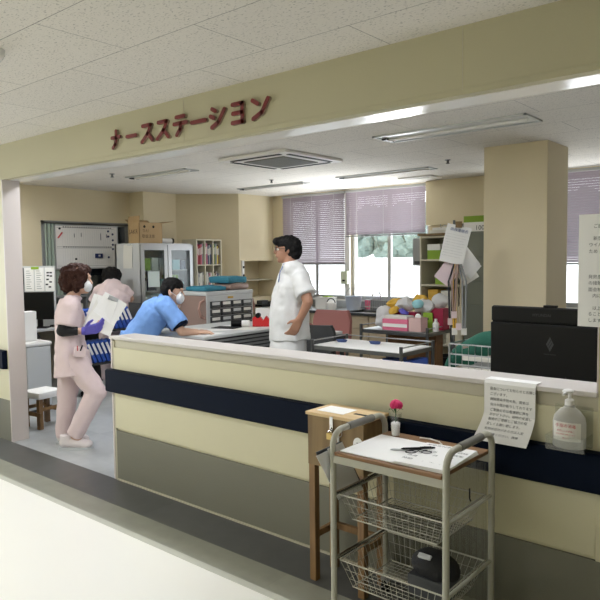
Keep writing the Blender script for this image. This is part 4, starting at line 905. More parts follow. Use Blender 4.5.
# --- bookshelf
t = thing('bookshelf', 'cream bookshelf in three columns beside the refrigerator', 'bookshelf', (-6.9, 6.08, 0))
KX0, KX1, KY0, KY1 = -7.05, -6.76, 5.87, 6.33
for y in (KY0, KY0+.148, KY0+.296, KY1-.014): B(KX0, KX1, y, y+.014, 0, 1.78, M['cab_light']).build('upright', parent=t, world=True)
for z in (.03, .36, .72, 1.06, 1.42, 1.765): B(KX0, KX1-.004, KY0+.014, KY1-.014, z, z+.015, M['cab_light']).build('shelf', parent=t, world=True)
B(KX0-.006, KX0, KY0, KY1, 0, 1.78, M['cab_light']).build('back_panel', parent=t, world=True)
bcol = {'red': (150, 44, 54), 'dark blue': (44, 56, 96), 'grey': (150, 150, 150), 'green': (70, 110, 80), 'yellow': (206, 180, 70), 'white': (226, 224, 218), 'pink': (190, 110, 130), 'brown': (110, 84, 64)}
bm_ = {k: mat('book_'+k.replace(' ', '_'), v, .6) for k, v in bcol.items()}
sets = [['pink', 'red', 'red', 'pink', 'grey'], ['dark blue', 'pink', 'dark blue', 'grey', 'dark blue'], ['yellow', 'green', 'grey', 'yellow', 'brown'], ['white', 'grey', 'white', 'white', 'grey'], ['grey', 'white', 'grey', 'pink', 'white'], ['white', 'brown', 'grey', 'dark blue', 'grey']]
for r, z in enumerate((1.435, 1.075)):
    for c in range(3):
        y = KY0+.020+c*.148
        for k, nm in enumerate(sets[r*3+c]):
            hh = .29-.012*((k*7+c) % 4)-(.03 if r else 0); wd = .0225
            simple('file_binder', '%s binder, %s in the bookshelf\'s %s column, %s shelf' % (nm, ['first', 'second', 'third', 'fourth', 'fifth'][k], ['left', 'middle', 'right'][c], ['top', 'second'][r]), 'book', (-6.88, y+wd/2+k*.024, z), MB().box(-.10, .10, -wd/2+.001, wd/2-.001, 0, hh, bm_[nm], bev=.002).box(.10, .1008, -wd/2+.005, wd/2-.005, hh*.5, hh*.85, M['paper2']), group='binders in the bookshelf')
# --- drawers with hanging white paper left of fridge
t = thing('drawer_tower', 'cream document drawer tower left of the refrigerator', 'drawer unit', (-7.57, 5.25, 0))
B(-7.74, -7.41, 5.13, 5.40, 0, 1.30, M['cab_light']).build('body', parent=t, world=True)
for k in range(8): d = B(-7.41, -7.398, 5.14, 5.39, 1.13-k*.13, 1.245-k*.13, M['grey'], bev=.002).build('drawer', parent=t, world=True); B(-7.398, -7.390, 5.22, 5.31, 1.17-k*.13, 1.185-k*.13, M['dkgrey']).build('handle', parent=d, world=True)
t = thing('desk_punch', 'navy blue paper punch on the cream drawer tower', 'hole punch', (-7.52, 5.25, 1.30)); B(-.07, .07, -.11, .11, 0, .025, M['navy_box'], bev=.004).build('base', parent=t); B(-.05, .05, -.10, .10, .025, .085, M['navy_box'], bev=.015).build('body', parent=t); B(.05, .052, -.03, .05, .045, .07, M['ltgrey']).build('label', parent=t)
t = thing('hanging_paper', 'long white paper sheet hanging on the side of the refrigerator', 'paper', (-7.05, 4.985, 1.40)); MB().grid(lambda u, v: (-7.17+u*.19+.02*v, 4.984-.006*math.sin(v*3), 1.40+v*.30), 3, 6, .004, M['paper2']).build('sheet', parent=t, world=True)
B(-7.06, -7.0, 4.974, 4.99, 1.69, 1.71, M['ltgrey']).build('clip', parent=t, world=True)
# --- curtain + whiteboard on left wall
t = thing('curtain', 'gathered grey-green curtain at the left of the far window', 'curtain', (LX+.05, 4.33, 1.0))
mb = MB(); mb.grid(lambda u, v: (LX+.055+.014*math.sin(u*30), 4.24+u*.24, .98+v*1.0), 40, 1, .003, M['curtain']); mb.build('drape', parent=t, world=True)
MB().tube([(LX+.05, 4.22, 1.99), (LX+.05, 5.50, 1.99)], .010, M['steel_dk'], 6).build('curtain_rod', parent=t, world=True)
t = thing('whiteboard', 'large grid whiteboard with magnets mounted on the far left wall', 'whiteboard', (LX+.09, 4.80, 1.41))
BX = LX+.09
mb = MB(); mb.box(BX-.02, BX, 4.36, 5.27, 1.41, 1.965, M['white']); pb = mb.build('panel', parent=t, world=True)
mb = MB()
for p in ((4.35, 5.28, 1.955, 1.97), (4.35, 5.28, 1.40, 1.415), (4.35, 4.362, 1.40, 1.97), (5.268, 5.28, 1.40, 1.97)): mb.box(BX-.022, BX+.006, *p, M['alu'])
mb.build('frame', parent=t, world=True)
mb = MB()
for k in range(23): y = 4.46+k*.033; mb.box(BX, BX+.0008, y, y+.0014, 1.46, 1.94, M['ltgrey'])
for z in (1.93, 1.69, 1.67, 1.44): mb.box(BX, BX+.001, 4.38, 5.22, z, z+.003, M['grey'])
for k in range(22):
    for z in (1.935, 1.68): mb.box(BX, BX+.0012, 4.467+k*.033, 4.483+k*.033, z, z+.013, M['ink'])
for (y, z) in ((4.62, 1.86), (4.72, 1.87), (5.01, 1.87), (5.01, 1.83), (5.10, 1.86)): mb.box(BX, BX+.0012, y, y+.012, z-.05, z, M['grey'])
mb.build('ruled_grid', parent=t, world=True)
for k, (y, z) in enumerate(((5.13, 1.90), (5.20, 1.86), (5.13, 1.83), (5.20, 1.78), (5.20, 1.72), (5.20, 1.66), (5.13, 1.55), (4.64, 1.53), (4.42, 1.92))): MB().lathe([(.014, 0), (.014, .008), (.010, .01)], (BX, y, z), M['navy_box'] if k < 7 else M['ink'], 12, 'x').build('magnet', parent=t, world=True)
MB().box(BX+.001, BX+.022, 4.92, 5.03, 1.54, 1.60, M['navy_box'], bev=.006).box(BX+.022, BX+.024, 4.96, 4.99, 1.56, 1.585, M['ltgrey']).build('board_eraser', parent=t, world=True)
MB().tube([(BX+.012, 4.39, 1.80), (BX+.012, 4.45, 1.87)], .009, M['ink_red'], 6).build('marker_pen', parent=t, world=True)
# --- desk run at the left wall
t = thing('wall_desk', 'grey desk along the far left wall under the whiteboard', 'desk', (-7.3, 4.2, 0))
B(LX+.01, -7.05, 3.62, 4.65, .70, .73, M['ltgrey'], bev=.003).build('desktop', parent=t, world=True)
for y in (3.64, 4.60): B(LX+.03, -7.08, y, y+.03, 0, .70, M['dkgrey']).build('side_panel', parent=t, world=True)
t = thing('desk_shelf', 'low grey desktop shelf holding papers, behind the left monitor', 'shelf', (-7.5, 3.95, .73))
B(LX+.03, -7.40, 4.15, 4.60, 1.05, 1.07, M['grey']).build('shelf_board', parent=t, world=True)
for y in (4.15, 4.585): B(LX+.03, -7.40, y, y+.015, .73, 1.05, M['grey']).build('side_panel', parent=t, world=True)
t = thing('desktop_monitor', 'small black monitor on the far left desk behind the door jamb', 'monitor', (-7.20, 3.84, .73), math.radians(42))
B(-.17, .17, -.02, .01, .10, .42, M['black'], bev=.004).build('display', parent=t); B(-.025, .025, .0, .04, .01, .2, M['black']).build('stand_neck', parent=t); B(-.10, .10, -.07, .09, 0, .012, M['black'], bev=.003).build('stand_base', parent=t)
t = thing('notice_panel', 'row of white notices on a dark-edged panel behind the left monitor', 'notice board', (-7.36, 3.92, .73), math.radians(42))
B(-.20, .19, .045, .055, .0, .72, M['ltgrey']).build('panel', parent=t); B(-.215, -.18, .03, .06, .10, .70, M['black'], bev=.003).build('dark_edge', parent=t)
for k in range(3):
    mb = MB(); mb.box(-.17+k*.12, -.062+k*.12, .040, .045, .42, .70, M['paper'])
    if k == 2: [mb.box(a, a+.03, .0385, .0400, b, b+.018, M['ink']) for a, b in ((.09, .63), (.125, .63), (.09, .595), (.125, .59), (.085, .55), (.12, .52), (.075, .49), (.11, .46))]
    else: [mb.box(-.15+k*.12, -.09+k*.12-.01*(j % 3), .0385, .0400, .45+j*.026, .456+j*.026, M['grey']) for j in range(9)]
    mb.build('notice', parent=t)
B(-.09, .0, .036, .046, .68, .71, M['lime']).build('sticky_tab', parent=t)
t = thing('keyboard', 'dark keyboard with white papers on the far left desk', 'keyboard', (-7.17, 4.20, .73), math.radians(90)); B(-.20, .20, -.03, .10, 0, .018, M['black'], bev=.004).build('base', parent=t); [B(-.19+c*.025, -.17+c*.025, -.02+r*.025, .0+r*.025, .018, .022, M['dkgrey']).build('key', parent=t) for r in range(4) for c in range(15)]
t = thing('white_cabinet', 'white floor cabinet with rounded top and a small red sticker, beside the stool', 'cabinet', (-6.295, 3.27, 0))
B(-6.42, -6.17, 3.14, 3.40, .02, .66, M['ltgrey'], bev=.02).build('body', parent=t, world=True); B(-6.43, -6.16, 3.13, 3.41, .66, .70, M['white'], bev=.018).build('top', parent=t, world=True)
B(-6.31, -6.24, 3.131, 3.14, .535, .57, M['ink_red'], bev=.003).build('sticker', parent=t, world=True); B(-6.41, -6.18, 3.16, 3.38, 0, .02, M['dkgrey']).build('plinth', parent=t, world=True)
simple('white_tower', 'narrow white upright case standing on the white floor cabinet', 'case', (-6.355, 3.24, .70), MB().box(-.05, .05, -.09, .09, 0, .30, M['paper'], bev=.008))
# --- stool
t = thing('low_stool', 'low wooden stool with a white padded seat beside the door jamb', 'stool', (-5.60, 3.00, 0), math.radians(8))
mb = MB(); mb.box(-.15, .12, -.14, .14, .27, .335, M['paper'], bev=.025); mb.build('cushion', parent=t, smooth=True)
for sx in (-1, 1):
    for sy in (-1, 1): B(sx*.10-.02-.015, sx*.10+.02-.015, sy*.11-.02, sy*.11+.02, 0, .27, M['wood_leg']).build('leg', parent=t)
for sy in (-1, 1): B(-.15, .13, sy*.132-.009, sy*.132+.009, .12, .155, M['wood_leg']).build('stretcher', parent=t)
for sx in (-1, 1): B(sx*.10-.012-.015, sx*.10+.008-.015, -.09, .09, .16, .19, M['wood_leg']).build('stretcher', parent=t)
# --- chart rack with blue binders
t = thing('chart_rack', 'wheeled dark rack of slanted blue chart binders behind the woman in pink', 'rack', (-6.45, 4.30, 0))
RX, RY0, RY1 = -6.40, 3.86, 4.66
for y in (RY0-.02, RY1): B(RX-.22, RX+.02, y, y+.02, .12, 1.0, M['dkgrey']).build('end_panel', parent=t, world=True)
for z in (.34, .70): B(RX-.22, RX+.02, RY0, RY1, z, z+.02, M['dkgrey']).build('shelf', parent=t, world=True)
for x in (RX-.2, RX-.02):
    for y in (RY0+.04, RY1-.04): MB().tube([(x, y, .06), (x, y, .34)], .014, M['dkgrey'], 6).build('leg', parent=t, world=True); MB().lathe([(.034, -.012), (.038, 0), (.034, .012)], (x, y, .04), M['black'], 12, 'x').build('caster', parent=t, world=True)
for r, z in enumerate((.362, .722)):
    for k in range(11):
        y = RY0+.12+k*.058
        mb = MB(); mb.box(-.10, .10, -.019, .019, 0, .255, M['blue_bind'], bev=.003); mb.box(.10, .102, -.014, .014, .10, .235, M['paper'])
        o = simple('chart_binder', 'blue binder, white spine, %s from left in the rack\'s %s row' % (['first', 'second', 'third', 'fourth', 'fifth', 'sixth', 'seventh', 'eighth', 'ninth', 'tenth', 'eleventh'][k], ['lower', 'upper'][r]), 'binder', (RX-.10, y+.02, z+.007), mb, group='blue binders in the rack'); o.rotation_euler = (math.radians(24), 0, 0)
# small clutter at the back desk
simple('beige_perforated_box', 'beige perforated box on the back desk between the two women', 'box', (-7.35, 4.30, .73), MB().box(-.10, .10, -.14, .14, 0, .25, M['cab_light'], bev=.003).box(.10, .101, -.08, -.06, .05, .07, M['ink']).box(.10, .101, .0, .02, .05, .07, M['ink']).box(.10, .101, .07, .09, .05, .07, M['ink']).box(.10, .101, -.08, -.06, .13, .15, M['ink']).box(.10, .101, .0, .02, .13, .15, M['ink']).box(.10, .101, .07, .09, .13, .15, M['ink']))
# ================================================================== PEOPLE
def frustum(bm, a, b, r0, r1, n):
    ax = (b-a).normalized()
    X_ = V((1, 0, 0)) if abs(ax.z) > .6 else V((0, 0, 1))
    X_ = (X_-ax*X_.dot(ax)).normalized(); Y_ = ax.cross(X_)
    A = [bm.verts.new(a+X_*math.cos(t)*r0[0]+Y_*math.sin(t)*r0[1]) for t in [2*PI*j/n for j in range(n)]]
    Bv = [bm.verts.new(b+X_*math.cos(t)*r1[0]+Y_*math.sin(t)*r1[1]) for t in [2*PI*j/n for j in range(n)]]
    bm.faces.new(A[::-1]); bm.faces.new(Bv)
    for j in range(n): bm.faces.new([A[j], A[(j+1) % n], Bv[(j+1) % n], Bv[j]])
def blob(prims, voxel, name, m, parent, smooth=3, disp=0, dfreq=8, shrink=True):
    """closed volumes fused into one continuous surface"""
    bm = bmesh.new()
    def ball(c, r, seg=14):
        q = bmesh.ops.create_icosphere(bm, subdivisions=2, radius=r, matrix=Matrix.Translation(c)); return q['verts']
    for p in prims:
        if p[0] == 'c':
            ball(V(p[1]), p[3]); ball(V(p[2]), p[4]); frustum(bm, V(p[1]), V(p[2]), (p[3], p[3]), (p[4], p[4]), 16)
        elif p[0] == 'e':
            q = bmesh.ops.create_uvsphere(bm, u_segments=20, v_segments=14, radius=1); R = Euler(p[3]).to_matrix() if len(p) > 3 else Matrix.Identity(3)
            for v in q['verts']: v.co = V(p[1])+R@V((v.co.x*p[2][0], v.co.y*p[2][1], v.co.z*p[2][2]))
        elif p[0] == 'k':   # cone frustum with elliptic section: p0,p1,(rx0,ry0),(rx1,ry1)
            frustum(bm, V(p[1]), V(p[2]), p[3] if isinstance(p[3], tuple) else (p[3], p[3]), p[4] if isinstance(p[4], tuple) else (p[4], p[4]), 24)
    bmesh.ops.recalc_face_normals(bm, faces=bm.faces[:])
    me = bpy.data.meshes.new(name); bm.to_mesh(me); bm.free(); o = bpy.data.objects.new(name, me)
    r = o.modifiers.new('r', 'REMESH'); r.mode = 'VOXEL'; r.voxel_size = voxel; r.use_smooth_shade = True
    s_ = o.modifiers.new('s', 'SMOOTH'); s_.iterations = smooth; s_.factor = .5
    m2 = evaluated(o); m2.name = name
    if disp:
        nn = [v.normal.copy() for v in m2.vertices]; cc = [v.co.copy() for v in m2.vertices]; fl = []
        for a_, b_ in zip(cc, nn): fl.extend(a_+b_*(disp*noise.noise(V((a_.x*1.6, a_.y*1.6, a_.z))*dfreq)+disp*.35*noise.noise(a_*dfreq*2.7)))
        m2.vertices.foreach_set('co', fl); m2.update()
    m2.materials.clear(); m2.materials.append(m); o = bpy.data.objects.new(name, m2); C.objects.link(o); o.parent = parent
    m2.polygons.foreach_set('use_smooth', [True]*len(m2.polygons)); return o
CAMW = camo.matrix_world.copy()
def frame(root, depth):
    inv = world_inv(root)
    return lambda px, py, d=0: inv @ (CAMW @ V(((px-300)/652.5*(depth+d), (300-py)/652.5*(depth+d), -(depth+d))))
def hand(w_, dirv, up, side, s=1, curl=.5):
    """palm + four unequal bent fingers + thumb; w_: wrist, dirv: towards the fingers, up: back of hand normal, side: thumb side"""
    D = V(dirv).normalized(); U = V(up).normalized(); Sd = V(side).normalized(); w_ = V(w_); out = []
    pc = w_+D*.045*s
    for q in (-.026, -.009, .009, .026): out.append(('c', w_+Sd*q*.6*s, w_+D*.088*s+Sd*q*s, .0155*s, .0125*s))
    for q, ln in ((.028, .070), (.0095, .080), (-.0095, .074), (-.028, .058)):
        b = w_+D*.088*s+Sd*q*s; a1 = curl*.5; a2 = curl*1.5; p1 = b+(D*math.cos(a1)-U*math.sin(a1))*ln*.45*s; p2 = p1+(D*math.cos(a2)-U*math.sin(a2))*ln*.55*s
        out += [('c', b, p1, .0098*s, .009*s), ('c', p1, p2, .009*s, .0075*s)]
    b = w_+D*.025*s+Sd*.026*s; p1 = b+(D*.6+Sd*.8).normalized()*.036*s; p2 = p1+(D*.9+Sd*.25-U*.25).normalized()*.030*s
    out += [('c', b, p1, .014*s, .0105*s), ('c', p1, p2, .0105*s, .0085*s)]
    return out
def head_prims(c, fx, s=1, tilt=0):
    """head looking along fx (+1 image right, -1 image left)"""
    c = V(c); R = Euler((0, tilt, 0)).to_matrix()
    P = lambda x, y, z: c+R@V((x*fx*s, y*s, z*s))
    return [('e', P(-.012, 0, .025), (.092*s, .074*s, .088*s)), ('e', P(.022, 0, -.035), (.062*s, .056*s, .078*s)), ('c', P(.035, 0, -.075), P(.058, 0, -.088), .034*s, .022*s), ('c', P(.078, 0, .012), P(.096, 0, -.020), .010*s, .014*s),
            ('e', P(.072, 0, .030), (.018*s, .050*s, .012*s)), ('e', P(.078, 0, -.052), (.016*s, .026*s, .012*s)), ('e', P(-.008, .074, -.010), (.018*s, .010*s, .030*s)), ('e', P(-.008, -.074, -.010), (.018*s, .010*s, .030*s))], P
def eyes(P, s, parent):
    for y in (-.030, .030):
        e = MB().ell(P(.070, y, .004), (.012*s, .012*s, .010*s), M['white'], 10, 6).build('eye', parent=parent, smooth=True)
        MB().ell(P(.079, y, .004), (.005*s, .006*s, .006*s), M['ink'], 8, 6).build('iris', parent=e, smooth=True)
A40 = math.atan2(.64345, .76539)
# ---------- walking woman in pink
t = thing('person', 'person in pink scrubs and mask walking past the door jamb, carrying papers', 'person', (-4.811, 2.784, 0), A40)
f = frame(t, 5.3)
HP, P = head_prims(f(79.5, 280, -.01), 1, 1.0, .05)
hip = .085
body = HP+[('c', f(76, 290), f(71, 300), .048, .052),
  ('c', f(70, 309, .05), f(70, 345, .04), .065, .07), ('c', f(70, 309, -.05), f(70, 345, -.04), .065, .07), ('c', f(70.5, 305, -.11), f(70.5, 305, .11), .045, .045),
  ('c', f(69.5, 309, -.145), f(62, 331, -.19), .044, .036), ('c', f(62, 331, -.19), f(83, 331, -.14), .036, .024),
  ('c', f(71, 304, .15), f(72, 328, .19), .046, .036), ('c', f(72, 328, .19), f(86, 323, .06), .034, .023),
  ('c', f(74, 364, -.08), f(96, 392, -.08), .07, .052), ('c', f(96, 392, -.08), f(74, 434, -.07), .052, .036), ('c', f(74, 436, -.07), f(82, 443, -.07), .032, .026),
  ('c', f(70, 350, .08), f(67, 395, .08), .085, .056), ('c', f(67, 395, .08), f(64, 434, .08), .050, .036), ('c', f(64, 437, .08), f(74, 443, .08), .032, .026)]
body += hand(f(83, 331, -.14), (1, 0, .18), (.1, -.6, -.7), (0, -.2, .9), .95, .7)+hand(f(86, 323, .06), (1, .0, -.2), (0, .9, .2), (0, .1, 1), .95, .6)
blob(body, .0065, 'body', M['skin'], t)
eyes(P, 1, t)
blob([('c', f(81.5, 273, -.045), f(78.5, 284, -.072), .054, .048), ('c', f(84, 272, -.05), f(84.5, 277, -.055), .032, .022), ('e', f(74.5, 276), (.118, .105, .110)), ('e', f(69.5, 283), (.082, .092, .085)), ('e', f(83, 270), (.055, .080, .045)), ('e', f(77, 286, -.055), (.04, .035, .05)), ('e', f(77, 286, .055), (.04, .035, .05))], .008, 'hair', M['hair_brown'], t, 2, .018, 22)
mk = blob([('e', P(.066, 0, -.045), (.036, .056, .052))], .006, 'face_mask', M['mask'], t, 2)
MB().tube([P(.05, -.06, -.04), P(0, -.085, -.01), P(-.01, -.08, .02)], .002, M['mask'], 5).build('ear_loop', parent=mk)
sh = [('k', f(70, 299), f(69.5, 315), (.07, .13), (.108, .175)), ('k', f(69.5, 314), f(70, 338), (.108, .172), (.105, .165)), ('k', f(70, 337), f(73.5, 375), (.105, .165), (.142, .20)),
      ('c', f(70, 305, -.10), f(70, 305, .10), .07, .07), ('k', f(71, 297), f(73, 302), (.06, .07), (.075, .11)),
      ('c', f(70.5, 303.5, -.12), f(69, 309, -.148), .070, .072), ('k', f(69.5, 306, -.145), f(66, 326, -.185), (.066, .064), (.074, .072)), ('k', f(71, 301, .14), f(72, 324, .18), (.07, .065), (.072, .07))]
blob(sh, .008, 'tunic', M['pinkwear'], t, 4, .010, 9)
pk = B(-.045, .045, -.012, .012, -.04, .04, M['pinkwear'], bev=.008); o = pk.build('pocket', parent=t); o.location = f(80, 352, -.185); o.rotation_euler = (0, .1, .45)
q = MB().tube([(.0, -.014, .01), (.012, -.016, .055)], .006, M['black'], 6).build('pen', parent=o); MB().tube([(-.02, -.014, .01), (-.025, -.016, .05)], .004, M['ink_red'], 6).build('pen', parent=o)
blob([('k', f(72, 352), f(74, 368), (.13, .17), (.14, .19)), ('c', f(73, 360, -.08), f(97, 392, -.08), .105, .078), ('k', f(97.5, 389, -.08), f(74, 436, -.07), (.082, .075), (.064, .058)), ('c', f(71, 360, .08), f(67.5, 395, .08), .105, .08), ('k', f(67.5, 392, .08), f(64, 437, .08), (.082, .078), (.066, .062))], .008, 'trousers', M['pinkwear'], t, 4, .008, 10)
blob([('k', f(64.5, 325, -.185), f(62.5, 331, -.19), .048, .045), ('c', f(62, 331, -.19), f(63, 331, -.19), .045, .045), ('k', f(62, 331, -.19), f(78, 331, -.155), .044, .034)], .006, 'undersleeve', M['black_matte'], t, 2)
blob([('k', f(81.5, 331, -.143), f(85, 331, -.137), .030, .028)]+hand(f(83.5, 331, -.14), (1, 0, .18), (.1, -.6, -.7), (0, -.2, .9), 1.12, .7), .005, 'rubber_glove', M['glove'], t, 1)
mshoe = mat('shoe_white', (226, 216, 214), .6)
for d, a in ((-.075, 72), (.085, 62)):
    z = .055; x = f(a, 440).x
    sh_ = blob([('c', V((x-.035, d, z)), V((x+.10, d, z-.012)), .045, .042), ('e', V((x+.13, d, .038)), (.06, .048, .036)), ('k', V((x-.02, d, .05)), V((x-.02, d, .115)), (.055, .048), (.05, .045))], .006, 'shoe', mshoe, t, 2)
    mb = MB(); pr = [(-.085, .0), (-.07, -.04), (.06, -.048), (.16, -.042), (.195, 0), (.16, .042), (.06, .048), (-.07, .04)]; mb.prism(pr, lambda u, v: (x+u, d+v, 0), (0, 0, .018), M['ltgrey']); mb.build('sole', parent=sh_)
# papers she carries
pt = thing('carried_papers', 'loose white papers on a clipboard held by the walking woman in pink', 'papers', (-4.811, 2.784, 0), A40)
c0 = f(105, 315, -.06); 
for k, (rx, w2, h2, dx, dz, m) in enumerate(((.42, .21, .29, 0, 0, 'paper2'), (.55, .20, .28, .02, .02, 'paper'), (.30, .20, .28, -.035, .012, 'paper'))):
    R = Euler((-.35, rx, .25-.1*k)).to_matrix(); mb = MB(); mb.grid(lambda u, v: c0+V((dx, .010*k-.02, dz))+R@V(((u-.5)*w2, .02*math.sin(v*2.5+k), (v-.5)*h2)), 5, 8, .0015, M[m]); mb.build('sheet' if k else 'clipboard', parent=pt)
R = Euler((-.35, .42, .25)).to_matrix(); mb = MB(); mb.box(-.04, .04, -.012, .004, .12, .15, M['steel']); mb.bm.transform(Matrix.Translation(c0+V((.02, -.02, .01)))@R.to_4x4()); mb.build('clip', parent=pt)
pt.location = (-4.811, 2.784, 0)
# ---------- standing man in white
t = thing('person', 'person with glasses in white scrubs standing with a hand in the pocket', 'person', (-3.585, 4.105, 0), A40)
f = frame(t, 5.5)
HP, P = head_prims(f(286.5, 249.5), -1, 1.02, -.02)
body = HP+[('c', f(289, 258), f(291, 270), .056, .062),
  ('c', f(292, 284, .08), f(290, 325, .06), .09, .11), ('c', f(292, 284, -.08), f(290, 325, -.06), .09, .11), ('c', f(293, 273, -.12), f(293, 273, .12), .055, .055),
  ('c', f(300, 275, -.17), f(308, 302, -.26), .055, .043), ('c', f(308, 302, -.26), f(300, 319, -.235), .041, .030),
  ('c', f(291, 275, .17), f(289, 305, .22), .052, .041), ('c', f(289, 305, .22), f(289, 328, .20), .038, .030),
  ('c', f(287, 335, -.09), f(287, 385, -.10), .10, .065), ('c', f(287, 385, -.10), f(289, 428, -.10), .06, .04), ('c', f(289, 430, -.10), f(278, 434, -.11), .035, .03),
  ('c', f(289, 335, .09), f(289, 385, .10), .10, .065), ('c', f(289, 385, .10), f(291, 428, .10), .06, .04), ('c', f(291, 430, .10), f(280, 434, .11), .035, .03)]
body += hand(f(299.5, 319.5, -.235), (-.45, .1, -.9), (.75, -.6, -.2), (-.85, -.1, .5), 1.05, .5)+hand(f(289, 328, .20), (-.2, 0, -1), (0, 1, 0), (-1, 0, 0), 1, .4)
blob(body, .0065, 'body', M['skin_dk'], t)
eyes(P, 1.02, t)
blob([('e', f(288, 243.5), (.112, .088, .070)), ('e', f(293.5, 249), (.072, .090, .098)), ('c', f(277.5, 241.5, -.03), f(277.5, 241.5, .04), .034, .034), ('c', f(289, 246, -.07), f(286.2, 251, -.078), .022, .010), ('c', f(289, 246, .07), f(286.2, 251, .078), .022, .010)], .007, 'hair', M['hair_black'], t, 2, .010, 30)
g = MB()
for y in (-.032, .032): g.tube(arc((y, .004), .020, 0, 2*PI, 14, lambda u, v: P(.090, u, v))[:-1], .0022, M['ink'], 6, closed=True)
for y in (-1, 1): g.tube([P(.088, y*.052, .008), P(.02, y*.078, .008), P(-.01, y*.080, .0)], .002, M['ink'], 6)
g.tube([P(.092, -.012, .004), P(.094, .012, .004)], .002, M['ink'], 6); g.build('glasses', parent=t)
sh = [('k', f(292.5, 265), f(291, 288), (.085, .16), (.142, .21)), ('k', f(291, 287), f(289, 315), (.142, .205), (.168, .20)), ('k', f(289, 314), f(290, 340), (.168, .20), (.172, .205)), ('c', f(293, 271, -.12), f(293, 271, .12), .088, .088),
      ('k', f(289.5, 261.5), f(291, 268), (.066, .066), (.08, .10)), ('c', f(297, 272, -.11), f(300, 279, -.16), .082, .082), ('k', f(299, 276, -.15), f(306.5, 296, -.235), (.082, .080), (.086, .084)), ('k', f(290, 272, .15), f(288, 298, .24), (.088, .08), (.085, .08))]
blob(sh, .008, 'tunic', M['whitewear'], t, 4, .012, 8)
MB().tube([f(300, 263, -.05), f(293, 262, -.08), f(286, 270, -.13), f(282.5, 280, -.155), f(282, 284, -.16)], .0045, M['ink_blue'], 6).build('neck_strap', parent=t)
MB().tube([f(284, 264, -.06), f(280, 272, -.12), f(278.5, 282, -.15)], .0045, M['ink_blue'], 6).build('neck_strap', parent=t)
blob([('k', f(289.5, 330), f(288, 350), (.15, .19), (.155, .20)), ('k', f(288, 345, -.09), f(288, 433, -.10), (.125, .105), (.085, .075)), ('k', f(290, 345, .09), f(290, 433, .10), (.125, .105), (.085, .075))], .008, 'trousers', M['whitewear'], t, 4, .010, 9)
for d, a in ((-.10, 288), (.10, 290)):
    x = f(a, 434).x; sh_ = blob([('c', V((x+.04, d, .05)), V((x-.10, d, .042)), .046, .042), ('e', V((x-.13, d, .036)), (.06, .048, .034))], .007, 'shoe', M['white'], t, 2)
    mb = MB(); pr = [(.085, .0), (.07, -.04), (-.06, -.048), (-.16, -.042), (-.195, 0), (-.16, .042), (-.06, .048), (.07, .04)]; mb.prism(pr, lambda u, v: (x+u, d+v, 0), (0, 0, .018), M['ltgrey']); mb.build('sole', parent=sh_)
# ---------- man in blue leaning over the table
t = thing('person', 'person in blue scrubs and mask leaning on the work table with both arms', 'person', (-5.144, 3.657, 0), A40)
f = frame(t, 6.2)
HP, P = head_prims(f(173, 291.5), 1, 1.08, .18)
body = HP+[('c', f(168, 298), f(161, 306), .056, .066),
  ('c', f(157, 312, .06), f(137, 339, .05), .10, .10), ('c', f(157, 312, -.06), f(137, 339, -.05), .10, .10), ('c', f(162, 309, -.13), f(162, 309, .13), .05, .05),
  ('c', f(167, 310, -.16), f(181.5, 331.5, -.18), .052, .040), ('c', f(181.5, 332, -.18), f(197, 332, -.10), .040, .028),
  ('c', f(165, 308, .17), f(174, 330, .26), .052, .040), ('c', f(174, 330, .26), f(190, 331, .22), .038, .028),
  ('c', f(134, 347, -.10), f(137, 380, -.10), .10, .065), ('c', f(137, 380, -.10), f(126, 412, -.10), .06, .04), ('c', f(126, 413, -.10), f(138, 416, -.11), .035, .028),
  ('c', f(134, 347, .10), f(137, 380, .10), .10, .065), ('c', f(137, 380, .10), f(124, 412, .10), .06, .04), ('c', f(124, 413, .10), f(136, 416, .11), .035, .028)]
body += hand(f(197, 332, -.10), (1, .25, -.02), (0, 0, 1), (-.2, 1, .2), 1.0, .35)+hand(f(190, 331.3, .22), (1, -.2, 0), (0, 0, 1), (-.1, -1, .2), 1.0, .35)
blob(body, .0065, 'body', M['skin'], t)
eyes(P, 1.08, t)
blob([('e', P(-.012, 0, .060), (.104, .088, .070), (0, .15, 0)), ('e', P(-.045, 0, .012), (.072, .088, .085)), ('c', P(.0, -.072, .03), P(.004, -.078, .0), .018, .010), ('c', P(.0, .072, .03), P(.004, .078, .0), .018, .010)], .007, 'hair', M['hair_black'], t, 2, .006, 30)
mk = blob([('e', P(.066, 0, -.045), (.046, .064, .060))], .006, 'face_mask', M['mask'], t, 2)
MB().tube([P(.05, -.06, -.03), P(.01, -.085, -.005), P(-.005, -.088, .0)], .0022, M['mask'], 5).build('ear_loop', parent=mk)
sh = [('c', f(157, 311, -.06), f(137, 340, -.05), .142, .148), ('c', f(157, 311, .06), f(137, 340, .05), .142, .148), ('c', f(163, 306, -.13), f(163, 306, .13), .092, .092), ('k', f(167, 297.5), f(161, 306), (.070, .074), (.09, .10)),
      ('c', f(164, 304, -.12), f(168, 309, -.15), .088, .088), ('k', f(167, 308, -.145), f(180, 325.5, -.185), (.088, .086), (.088, .084)), ('k', f(165, 305, .14), f(173, 324, .25), (.09, .085), (.088, .082)), ('k', f(137, 334), f(134, 346), (.15, .18), (.155, .19))]
blob(sh, .008, 'tunic', M['bluewear'], t, 4, .014, 8)
blob([('k', f(179, 323.5, -.183), f(181.0, 327.0, -.188), (.080, .074), (.078, .072))], .006, 'undersleeve', M['navy'], t, 1)
